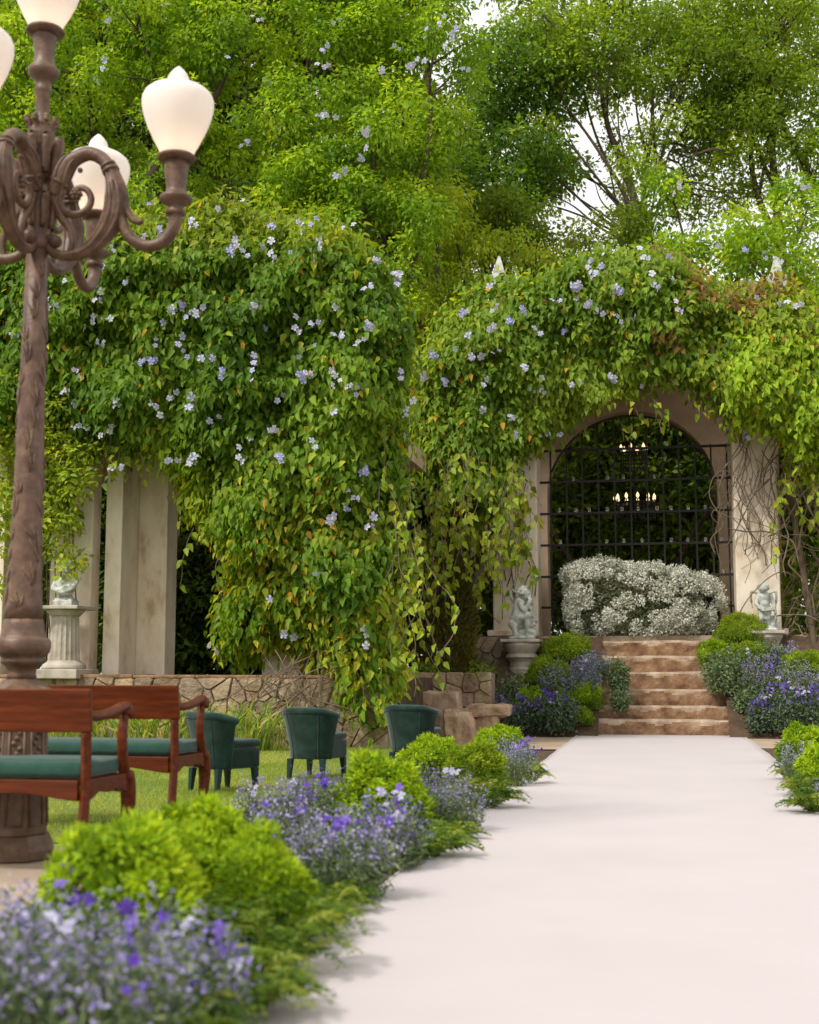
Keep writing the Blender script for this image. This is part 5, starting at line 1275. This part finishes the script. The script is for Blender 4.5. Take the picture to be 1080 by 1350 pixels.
qc = at(1009, 832, PY - 0.35); qz = qc[2]
flower_pedestal(qc[0], PY - 0.38, bed_z(PY - 0.38) - 0.3, qz, 'pale pedestal mostly hidden by plants under the standing cherub', 0.24)
def cherub_stand():
    root = thing('cherub_statue', 'white standing winged cherub statue with bowed head and lowered arms', 'statue', (qc[0], PY - 0.38, qz + 0.002))
    k = (at(1009, 767, PY - .38)[2] - qz)
    S = lambda x, y, z: (x * k, y * k, z * k)
    hd = S(-.02, -.07, .87); hr = .105 * k
    it = [('b', (-.2 * k, .22 * k, -.17 * k, .17 * k, 0, .05 * k)), ('s', S(.14, .06, .12), .11 * k), ('s', S(.17, .04, .24), .08 * k), ('s', S(.10, .08, .08), .13 * k)]
    it += face_items(hd, hr, (-.1, -.8, -.6), (0, -.5, .85)) + curls(hd, hr, (-.1, -.9, -.35), 26, 5)
    it += [('c', S(0, .0, .76), S(0, -.04, .82), .05 * k, .045 * k), ('c', S(-.01, .0, .70), S(.0, .0, .52), .115 * k, .10 * k), ('s', S(.0, -.045, .55), .085 * k), ('s', S(.0, .01, .46), .12 * k)]
    it += [('c', S(-.12, .0, .72), S(-.17, -.06, .54), .05 * k, .042 * k), ('c', S(-.17, -.06, .54), S(-.06, -.13, .42), .042 * k, .032 * k), ('s', S(-.05, -.14, .41), .035 * k)]
    it += [('c', S(.12, .0, .72), S(.18, -.03, .54), .05 * k, .042 * k), ('c', S(.18, -.03, .54), S(.20, -.08, .38), .042 * k, .032 * k), ('s', S(.20, -.09, .36), .035 * k)]
    it += [('c', S(-.06, .0, .44), S(-.07, -.05, .25), .085 * k, .06 * k), ('c', S(-.07, -.05, .25), S(-.06, .0, .08), .056 * k, .038 * k), ('c', S(-.06, -.02, .065), S(-.07, -.11, .06), .036 * k, .028 * k)]
    it += [('c', S(.06, .0, .44), S(.05, -.06, .26), .085 * k, .06 * k), ('c', S(.05, -.06, .26), S(.07, -.01, .08), .056 * k, .038 * k), ('c', S(.07, -.03, .065), S(.09, -.12, .06), .036 * k, .028 * k)]
    it += [('t', [S(-.12, -.11, .46), S(-.02, -.15, .40), S(.10, -.13, .42), S(.19, -.08, .40), S(.2, -.06, .26), S(.17, -.04, .12)], .032 * k, .6)]
    sculpt('cherub_body', it, M['statue'], root, .011, 3)
    w = MB()
    for s in (-1, 1):
        pts = [S(.04 * s, .11, .66), S(.14 * s, .15, .78), S(.24 * s, .16, .80), S(.25 * s, .15, .64), S(.23 * s, .13, .48)]
        w.tube(curve(pts, 4), [.03 * k] * 4 + [.06 * k] * 6 + [.05 * k] * 4 + [.02 * k] * 3, 8, flat=.45)
    w.build('wings', M['statue'], root, smooth=True)
cherub_stand()

# bust on the fluted column at the far left
bc = at(80, 880, 16.85)
def fluted_column():
    zA, zB = zt - 0.02, at(80, 799, 16.85)[2]; h = zB - zA
    root = thing('fluted_pedestal', 'short fluted stone column under the draped bust at left', 'pedestal', (bc[0], 16.95, zA))
    R = 20 / F_PX * 17.5
    MB().box(-R * 1.75, R * 1.75, -R * 1.75, R * 1.75, .0, .13).build('plinth', M['pedestal'], root, bevel=.012)
    MB().lathe([(R * 1.45, .131), (R * 1.5, .16), (R * 1.4, .20), (R * 1.15, .23), (R * 1.1, .25)], 32).build('base_ring', M['pedestal'], root, smooth=True)
    n = 96; vs = []
    for z, s in ((.251, 1.08), (h * .5, 1.02), (h - .14, .94)):
        for i in range(n):
            a = 2 * math.pi * i / n; rr = R * s * (1 - .085 * abs(math.sin(a * 9)) ** .7); vs.append((rr * math.cos(a), rr * math.sin(a), z))
    fs = [(j * n + i, j * n + (i + 1) % n, (j + 1) * n + (i + 1) % n, (j + 1) * n + i) for j in range(2) for i in range(n)]
    MB().add(vs, fs).build('fluted_shaft', M['pedestal'], root)
    MB().lathe([(R * .98, h - .139), (R * 1.05, h - .12), (R * 1.3, h - .07), (R * 1.32, h - .051)], 32).build('capital', M['pedestal'], root, smooth=True)
    MB().box(-R * 1.6, R * 1.6, -R * 1.6, R * 1.6, h - .05, h).build('top_slab', M['pedestal'], root, bevel=.01)
    return zB
bz = fluted_column()
def bust():
    root = thing('stone_bust', 'weathered stone bust with crossed draped arms on the fluted column', 'statue', (bc[0], 16.95, bz + 0.002))
    k = 0.72; S = lambda x, y, z: (x * k, y * k, z * k)
    it = [('b', (-.2 * k, .2 * k, -.17 * k, .17 * k, 0, .11 * k)), ('b', (-.17 * k, .17 * k, -.14 * k, .14 * k, .10 * k, .16 * k)), ('c', S(0, 0, .16), S(0, 0, .24), .13 * k, .11 * k)]
    it += [('s', S(0, 0, .40), .17 * k, (1.25, .8, 1.05)), ('s', S(-.17, 0, .50), .09 * k), ('s', S(.17, 0, .50), .09 * k), ('c', S(0, 0, .52), S(.01, -.02, .66), .065 * k, .06 * k)]
    it += face_items(S(.02, -.04, .76), .12 * k, (.4, -.9, -.1)) + curls(S(.02, -.02, .77), .12 * k, (.4, -.9, -.1), 24, 6)
    it += [('t', [S(-.22, -.02, .48), S(-.2, -.14, .34), S(-.02, -.19, .32), S(.16, -.14, .40)], .055 * k, .8), ('t', [S(.22, -.02, .48), S(.19, -.14, .34), S(.02, -.2, .27), S(-.15, -.15, .30)], .05 * k, .8)]
    for j in range(6): it.append(('t', [S(-.23 + .02 * j, -.10, .46 - .03 * j), S(-.08, -.17, .30 - .02 * j), S(.12 + .02 * j, -.14, .24)], .016 * k))
    sculpt('bust_body', it, M['statue'], root, .011, 2)
bust()

# ------------------------------------------------------------------ street lamp
def make_lamp():
    g = ground(20, 1131); gx, gy = g[0], g[1]; dep = float(np.dot(g - CAM, FW)); s = dep / F_PX
    root = thing('street_lamp', 'brown cast iron street lamp with ornate scroll arms and white globes', 'street lamp', (gx, gy, 0))
    ys_ = np.linspace(0, 6, 200); rel_ = np.stack([np.full(200, gx), np.full(200, gy), ys_ - 1.0], 1)
    rows_ = 675 - F_PX * (rel_ @ UP) / (rel_ @ FW)
    zy = lambda y: float(np.interp(-y, -rows_, ys_))
    # pedestal
    MB().lathe([(.215, 0), (.215, .05), (.205, .07), (.195, .10), (.18, .13)], 8).build('pedestal_foot', M['iron_brown'], root, bevel=.008)
    ped = MB(); rot = math.pi / 8
    prof = [(.172, .13), (.158, .45), (.145, .80), (.155, .84), (.175, .87), (.175, .905), (.12, .93), (.085, .96)]
    ped.lathe(prof, 8).build('pedestal', M['iron_brown'], root, bevel=.006)
    pn = MB()
    for i in range(8):                                        # raised panel borders and floral relief on each face
        a = 2 * math.pi * (i + .5) / 8; ca, sa = math.cos(a), math.sin(a)
        def q(u, z, o): 
            rr = np.interp(z, [.13, .45, .80], [.172, .158, .145]) * math.cos(math.pi / 8) + o
            return (rr * ca - u * sa, rr * sa + u * ca, z)
        for u0 in (-.042, .042): pn.tube([q(u0, .18, .002), q(u0 * .9, .77, .002)], .006, 6)
        for z in (.18, .50, .77): pn.tube([q(-.042, z, .002), q(.042, z, .002)], .006, 6)
        for k in range(7):
            pn.ball(q(.018 * math.sin(k * 2.1), .56 + .028 * k, .0), .014, 8, 6)
    pn.build('relief_panels', M['iron_brown'], root, smooth=True)
    sh = MB()
    sh.lathe([(.082, .96), (.075, .985), (.078, 1.01), (.092, 1.03), (.115, 1.045), (.120, 1.06), (.110, 1.075), (.128, 1.085), (.146, 1.105), (.152, 1.135), (.150, 1.165), (.140, 1.18), (.124, 1.188), (.124, 1.20), (.118, 1.21), (.114, 1.235), (.108, 1.26), (.105, 1.285)], 32)
    sh.build('shaft_ring', M['iron_brown'], root, smooth=True)
    zc = zy(330)
    fl = MB(); fl.lathe([(.105, 1.285), (.098, 1.36), (.092, 1.45), (.086, 1.6), (.082, 1.9), (.074, 2.4), (.066, 2.85), (.060, zc)], 40, lobes=10, lob=.012)
    shaft = fl.build('shaft', M['iron_brown'], root, smooth=True)
    rel = MB(); rn = random.Random(2)
    for z0 in np.arange(1.34, zc - .15, .125):                 # cast leaf sprays climbing the shaft
        for a0 in range(3):
            a = a0 * 2.1 + z0 * 2.3 + rn.uniform(-.5, .5); rr = np.interp(z0, [1.285, 1.6, 2.4, zc], [.098, .083, .071, .057]); h = rn.uniform(.07, .13)
            for sg in (-1, 0, 1):
                pts = [((rr + .004 * math.sin(t * 3.1)) * math.cos(a + sg * t * .5 + .1 * math.sin(5 * t)), (rr + .004 * math.sin(t * 3.1)) * math.sin(a + sg * t * .5 + .1 * math.sin(5 * t)), z0 + h * t * (1.3 if sg == 0 else 1)) for t in np.linspace(0, 1, 6)]
                rel.tube(pts, [.003, .006, .009, .008, .005, .002], 6)
    rel.build('leaf_relief', M['iron_brown'], shaft, smooth=True)
    # capital and upper stem
    z = zy
    cp = MB()
    cp.lathe([(.060, zc), (.078, zc + .015), (.080, zc + .04), (.066, zc + .055), (.070, z(300)), (.074, z(285)), (.082, z(268)), (.092, z(258)), (.094, z(252)), (.075, z(247)), (.045, z(243)), (.045, z(238)), (.070, z(232)), (.076, z(215)), (.066, z(200)), (.058, z(188)), (.075, z(180)), (.070, z(172)), (.046, z(162)), (.040, z(150)), (.040, z(125)), (.048, z(122)), (.050, z(118)), (.040, z(114)), (.048, z(107)), (.075, z(102)), (.090, z(97)), (.088, z(92)), (.060, z(84)), (.056, z(75)), (.064, z(60)), (.068, z(50)), (.070, z(47))], 32)
    cap = cp.build('capital', M['iron_brown'], root, smooth=True)
    orn = MB()
    for i in range(8):
        a = 2 * math.pi * i / 8
        for (r0, za, zb, rr) in ((.080, 302, 262, .024), (.080, 232, 186, .030), (.055, 180, 158, .018)):
            orn.tube(curve([(r0 * math.cos(a), r0 * math.sin(a), z(za)), ((r0 + .012) * math.cos(a), (r0 + .012) * math.sin(a), z((za + zb) / 2)), ((r0 + .03) * math.cos(a), (r0 + .03) * math.sin(a), z(zb)), ((r0 + .035) * math.cos(a), (r0 + .035) * math.sin(a), z(zb + 8))], 4), [rr * .8] * 5 + [rr] * 5 + [rr * .6] * 3, 8)
    orn.build('acanthus_leaves', M['iron_brown'], cap, smooth=True)

    def globe(parent, x, y, z0, big=1.0):
        MB().lathe([(.062 * big, 0), (.090 * big, .012), (.096 * big, .025), (.090 * big, .035), (.075 * big, .036)], 28, (x, y, z0)).build('globe_rim', M['iron_brown'], parent, smooth=True)
        pr = [(.078, .034), (.092, .07), (.118, .12), (.148, .19), (.168, .25), (.177, .30), (.176, .335), (.166, .362), (.142, .385), (.110, .402), (.080, .412), (.060, .424), (.054, .438), (.052, .455), (.044, .475), (.028, .498), (.006, .520)]
        return MB().lathe([(r * big, (.034 + (zz - .034) * .95) * big) for r, zz in pr], 36, (x, y, z0), cap=False).build('globe', M['globe'], parent, smooth=True)
    def glow(parent, x, y, z0):
        L = bpy.data.lights.new('lamp_glow', 'POINT'); L.energy = 0.65; L.color = (1.0, .70, .46); L.shadow_soft_size = .05
        o = bpy.data.objects.new('lamp_glow', L); COL.objects.link(o); o.parent = parent; o.location = (x, y, z0 + .11)
    globe(root, 0, 0, z(47), 1.17); glow(root, 0, 0, z(47))
    # the scroll arm, drawn in its own (r, z) plane
    ur = lambda zx: (zx - 170) / 680 * .82
    uz = lambda zy_: 4.075 + (155 - (140 + .278 * zy_)) * 7.40 / F_PX
    def pt(zx, zyv, off=0.0): return (ur(zx), off, uz(zyv))
    def arm(theta):
        e = bpy.data.objects.new('arm', None)
        a = MB()
        c1 = curve([pt(x, y) for x, y in ((230, 345), (262, 290), (300, 215), (345, 180), (410, 158), (470, 180), (512, 225), (545, 300), (560, 380), (550, 470), (500, 560), (420, 630), (330, 655), (260, 640), (225, 605), (228, 570), (255, 560))], 6)
        n = len(c1); rr = np.interp(np.linspace(0, 1, n), [0, .1, .2, .35, .42, .5, .58, .66, .8, .92, 1], [.056, .052, .042, .038, .042, .062, .060, .038, .028, .025, .030])
        a.tube(c1, list(rr), 12); a.ball(pt(258, 580), .040, 14, 10)
        c2 = curve([pt(x, y) for x, y in ((540, 400), (560, 450), (585, 500), (615, 560), (660, 605), (720, 628), (785, 615), (830, 570), (848, 520), (850, 470))], 6)
        a.tube(c2, list(np.interp(np.linspace(0, 1, len(c2)), [0, .3, .6, 1], [.042, .033, .033, .040])), 12)
        c3 = curve([pt(x, y) for x, y in ((565, 330), (592, 400), (612, 450), (640, 492), (668, 510), (684, 500))], 5)
        a.tube(c3, list(np.interp(np.linspace(0, 1, len(c3)), [0, .5, 1], [.030, .022, .014])), 8)
        a.ball(pt(682, 508), .016, 8, 6)
        c4 = curve([pt(x, y) for x, y in ((285, 330), (272, 390), (300, 440), (355, 455), (410, 435), (432, 385), (412, 340), (370, 325), (340, 348), (352, 372))], 6)
        a.tube(c4, list(np.linspace(.024, .017, len(c4))), 9)
        for k in range(6): a.ball((pt(356, 356)[0] + .022 * math.cos(k * 1.047), 0, pt(356, 356)[2] + .022 * math.sin(k * 1.047)), .016, 8, 6, (1, 1.6, 1))
        a.ball(pt(356, 356), .018, 8, 6, (1, 2, 1)); a.ball(pt(372, 238), .016, 8, 6)
        for (f0, f1, m) in ((.40, .74, 7), (.02, .20, 5)):            # carved leaf ridges wrapped round the scroll
            i0, i1 = int(f0 * n), int(f1 * n)
            for q in range(m):
                ph = 2 * math.pi * q / m; pts = []
                for i in range(i0, i1):
                    t = unit(np.array(c1[min(i + 1, n - 1)]) - np.array(c1[i - 1] if i else c1[0])); nn = np.array([-t[2], 0, t[0]]); u = (i - i0) / max(1, i1 - i0 - 1)
                    an = ph + .9 * (u - .5); rad = rr[i] * .94
                    pts.append(np.array(c1[i]) + nn * math.cos(an) * rad + np.array([0, 1.0, 0]) * math.sin(an) * rad)
                a.tube(pts, [.003 + .011 * math.sin(math.pi * min(1, .12 + .85 * k / len(pts))) for k in range(len(pts))], 6)
        c5 = curve([pt(x, y) for x, y in ((240, 345), (255, 400), (290, 470), (330, 520), (345, 580), (335, 640))], 5)
        a.tube(c5, list(np.linspace(.034, .016, len(c5))), 9)
        for (x, y, w) in ((512, 228, .046), (508, 250, .050), (305, 215, .046), (262, 292, .058), (290, 320, .052)):    # collars
            i = min(range(n), key=lambda j: (c1[j][0] - ur(x)) ** 2 + (c1[j][2] - uz(y)) ** 2)
            j = min(i + 1, n - 1); d = unit(np.array(c1[j]) - np.array(c1[j - 1])); a.tube([np.array(c1[i]) - d * .010, np.array(c1[i]) + d * .010], w, 14)
        for sg in (-1, 1):                                      # acanthus leaf ribs on the thick part
            for t in (.010, .024, .036):
                a.tube(curve([pt(520, 270, sg * t * .6), pt(548, 330, sg * (t + .012)), pt(560, 400, sg * (t + .012)), pt(562, 470, sg * t), pt(575, 530, sg * t * .4)], 4), [.010] * 3 + [.015] * 7 + [.010] * 4 + [.006] * 3, 7)
        o = a.build('arm', M['iron_brown'], root, smooth=True); o.rotation_euler = (0, 0, theta)
        x = ur(850); z0 = uz(228)
        MB().lathe([(.036, uz(490)), (.054, uz(484)), (.056, uz(470)), (.044, uz(455)), (.044, uz(440)), (.074, uz(428)), (.092, uz(412)), (.090, uz(398)), (.060, uz(382)), (.054, uz(360)), (.060, uz(320)), (.068, uz(260)), (.070, z0)], 28, (x, 0, 0)).build('globe_cup', M['iron_brown'], o, smooth=True)
        globe(o, x, 0, z0, 1.15); glow(o, x, 0, z0)
    th = math.radians(2)
    for k in range(4): arm(th + k * math.pi / 2)
make_lamp()

# ------------------------------------------------------------------ settees
def make_bench():
    root = thing('wooden_settee', 'nearest mahogany settee with green seat, in front of the lamp pedestal', 'settee', (0, 0, 0), group='wooden settees facing the pavilion')
    W = 1.35; mat = M['mahogany']
    # curved back board
    n = 14; vs = []; xs = np.linspace(-W, 0, n)
    for x in xs:
        t = (x + W / 2) / (W / 2); bow = -.03 * (1 - t * t)
        for z, dy in ((.70, .0), (.913, -.035)):
            vs += [(x, bow + dy - .014, z), (x, bow + dy + .014, z)]
    fs = []
    for i in range(n - 1):
        a, b = 4 * i, 4 * i + 4
        fs += [(a, b, b + 2, a + 2), (a + 1, a + 3, b + 3, b + 1), (a + 2, b + 2, b + 3, a + 3), (a, a + 1, b + 1, b)]
    fs += [(0, 2, 3, 1), (4 * n - 4, 4 * n - 3, 4 * n - 1, 4 * n - 2)]
    MB().add(vs, fs).build('back_panel', mat, root, bevel=.006)
    for x in (-.035, -W + .035):
        p = curve([(x, -.06, 0), (x, -.015, .2), (x, .012, .42), (x, .008, .60), (x, .0, .699)], 4)
        MB().tube(p, .031, 4).build('rear_leg', mat, root, bevel=.006)
    # aprons with a shaped lower edge
    def apron(L, axis, off, th, x0):
        m = 25; top = .465; pts = []
        us = np.linspace(0, L, m)
        low = [.365 + .02 * (1 - math.cos(4 * math.pi * u / L)) * .5 + .022 * math.sin(math.pi * u / L) for u in us]
        vs = []
        for u, l in zip(us, low):
            for z in (l, top):
                for o in (off - th / 2, off + th / 2):
                    vs.append((x0 + u, o, z) if axis == 0 else (o, x0 + u, z))
        fs = []
        for i in range(m - 1):
            a, b = 4 * i, 4 * i + 4
            fs += [(a, b, b + 2, a + 2), (a + 1, a + 3, b + 3, b + 1), (a + 2, b + 2, b + 3, a + 3), (a, a + 1, b + 1, b)]
        fs += [(0, 2, 3, 1), (4 * m - 4, 4 * m - 3, 4 * m - 1, 4 * m - 2)]
        return vs, fs
    ap = MB(); ap.add(*apron(W - .13, 0, .0, .03, -W + .065)); ap.add(*apron(W - .11, 0, .515, .03, -W + .055)); ap.add(*apron(.47, 1, -.033, .032, .03)); ap.add(*apron(.47, 1, -W + .033, .032, .03))
    ap.build('seat_rail', mat, root, bevel=.003)
    c = MB().box(-W + .05, -.05, .02, .525, .47, .555).build('seat_cushion', M['seat_velvet'], root, bevel=.032, seg=4)
    c.data.polygons.foreach_set('use_smooth', np.ones(len(c.data.polygons), bool))
    for x in (-.035, -W + .035):
        p = curve([(x, .005, .785), (x, .12, .775), (x, .28, .785), (x, .42, .81), (x, .49, .812), (x, .515, .79), (x, .50, .772)], 5)
        a = MB().tube(p, list(np.interp(np.linspace(0, 1, len(p)), [0, .2, .75, .9, 1], [.024, .027, .031, .034, .028])), 12)
        a.tube([(x - .034, .492, .788), (x + .034, .492, .788)], .034, 16)
        arm = a.build('armrest', mat, root, smooth=True)
        p = curve([(x, .47, .77), (x, .445, .68), (x, .452, .58), (x, .485, .48), (x, .50, .44)], 5)
        MB().tube(p, list(np.linspace(.026, .034, len(p))), 8).build('arm_support', mat, arm, smooth=True)
        p = curve([(x, .515, .465), (x, .535, .40), (x, .545, .30), (x, .525, .18), (x, .505, .08), (x, .53, .025), (x, .55, .012)], 5)
        MB().tube(p, list(np.interp(np.linspace(0, 1, len(p)), [0, .25, .5, .8, .95, 1], [.040, .042, .032, .022, .027, .02])), 10).build('front_leg', mat, root, smooth=True)
    return root
def copy_tree(o, parent=None):
    c = o.copy(); COL.objects.link(c); c.parent = parent
    for ch in o.children: copy_tree(ch, c)
    return c
b1 = make_bench()
p = atd(124, 908, 6.40); b1.location = (p[0], p[1], 0); b1.rotation_euler.z = math.radians(0)
b2 = copy_tree(b1); p = atd(238, 905, 8.15); b2.location = (p[0], p[1], 0); b2.rotation_euler.z = math.radians(-1)
b2['label'] = 'farther mahogany settee with green seat, behind the lamp pedestal'

# ------------------------------------------------------------------ tub chairs
def make_tub():
    root = thing('tub_chair', 'first green velvet tub chair, right beside the farther settee arm', 'chair', (0, 0, 0), group='green tub chairs on the lawn')
    # back shell: a swept half ellipse, flared outward towards the top
    n = 29; th = np.linspace(math.radians(-14), math.radians(-166), n); vs = []
    lev = [(.19, .225, .18), (.32, .235, .20), (.48, .265, .235), (.585, .292, .265), (.63, .297, .272)]
    for a in th:
        ca = math.copysign(abs(math.cos(a)) ** .75, math.cos(a)); sa = math.sin(a); dz = .05 * abs(math.cos(a)) ** 4
        for (z, rx, ry) in lev: vs.append((rx * ca, ry * sa + .03, z - dz * (z > .3)))
        for (z, rx, ry) in lev[::-1]: vs.append(((rx - .06) * ca, (ry - .06) * sa + .03, z - dz * (z > .3)))
    k = 2 * len(lev)
    fs = [(i * k + j, i * k + (j + 1) % k, (i + 1) * k + (j + 1) % k, (i + 1) * k + j) for i in range(n - 1) for j in range(k)]
    fs += [tuple(range(k))[::-1], tuple((n - 1) * k + j for j in range(k))]
    back = MB().add(vs, fs).build('backrest', M['velvet'], root, bevel=.012, seg=3)
    back.data.polygons.foreach_set('use_smooth', np.ones(len(back.data.polygons), bool))
    rim = [(.272 * math.copysign(abs(math.cos(a)) ** .75, math.cos(a)), .247 * math.sin(a) + .03, .632 - .05 * abs(math.cos(a)) ** 4) for a in th]
    sm = MB()
    for a in (math.radians(-62), math.radians(-118)):
        ca = math.copysign(abs(math.cos(a)) ** .75, math.cos(a)); sm.tube([((rx + .001) * ca, (ry + .001) * math.sin(a) + .03, z) for z, rx, ry in lev], .005, 6)
    sm.build('seam_piping', M['velvet'], back, smooth=True)
    rt = MB().tube(rim, .036, 12); rt.ball(rim[0], .036, 12, 8); rt.ball(rim[-1], .036, 12, 8)
    rt.build('rolled_rim', M['velvet'], back, smooth=True)
    MB().box(-.205, .205, -.09, .31, .19, .36).build('seat_base', M['velvet'], root, bevel=.03, seg=3)
    MB().box(-.20, .20, -.09, .325, .362, .43).build('seat_cushion', M['velvet'], root, bevel=.03, seg=3)
    for x, y in ((-.17, -.12), (.17, -.12), (-.18, .26), (.18, .26)):
        MB().frustum((x * 1.04, y + (-.015 if y < 0 else .01), 0), .016, (x, y, .195), .026).build('leg', M['chair_leg'], root, bevel=.003)
    return root
ch = make_tub()
spots = [(287, 1040, 10.9, -32, None), (413, 1024, 12.1, -14, 'second green velvet tub chair, in the middle of the three'), (544, 1014, 13.1, -12, 'third green velvet tub chair, nearest the stone blocks')]
for i, (px, py, dpt, ang, lab) in enumerate(spots):
    o = ch if i == 0 else copy_tree(ch)
    p = atd(px, 960, dpt); o.location = (p[0], p[1], 0.0); o.rotation_euler.z = math.radians(ang)
    if lab: o['label'] = lab
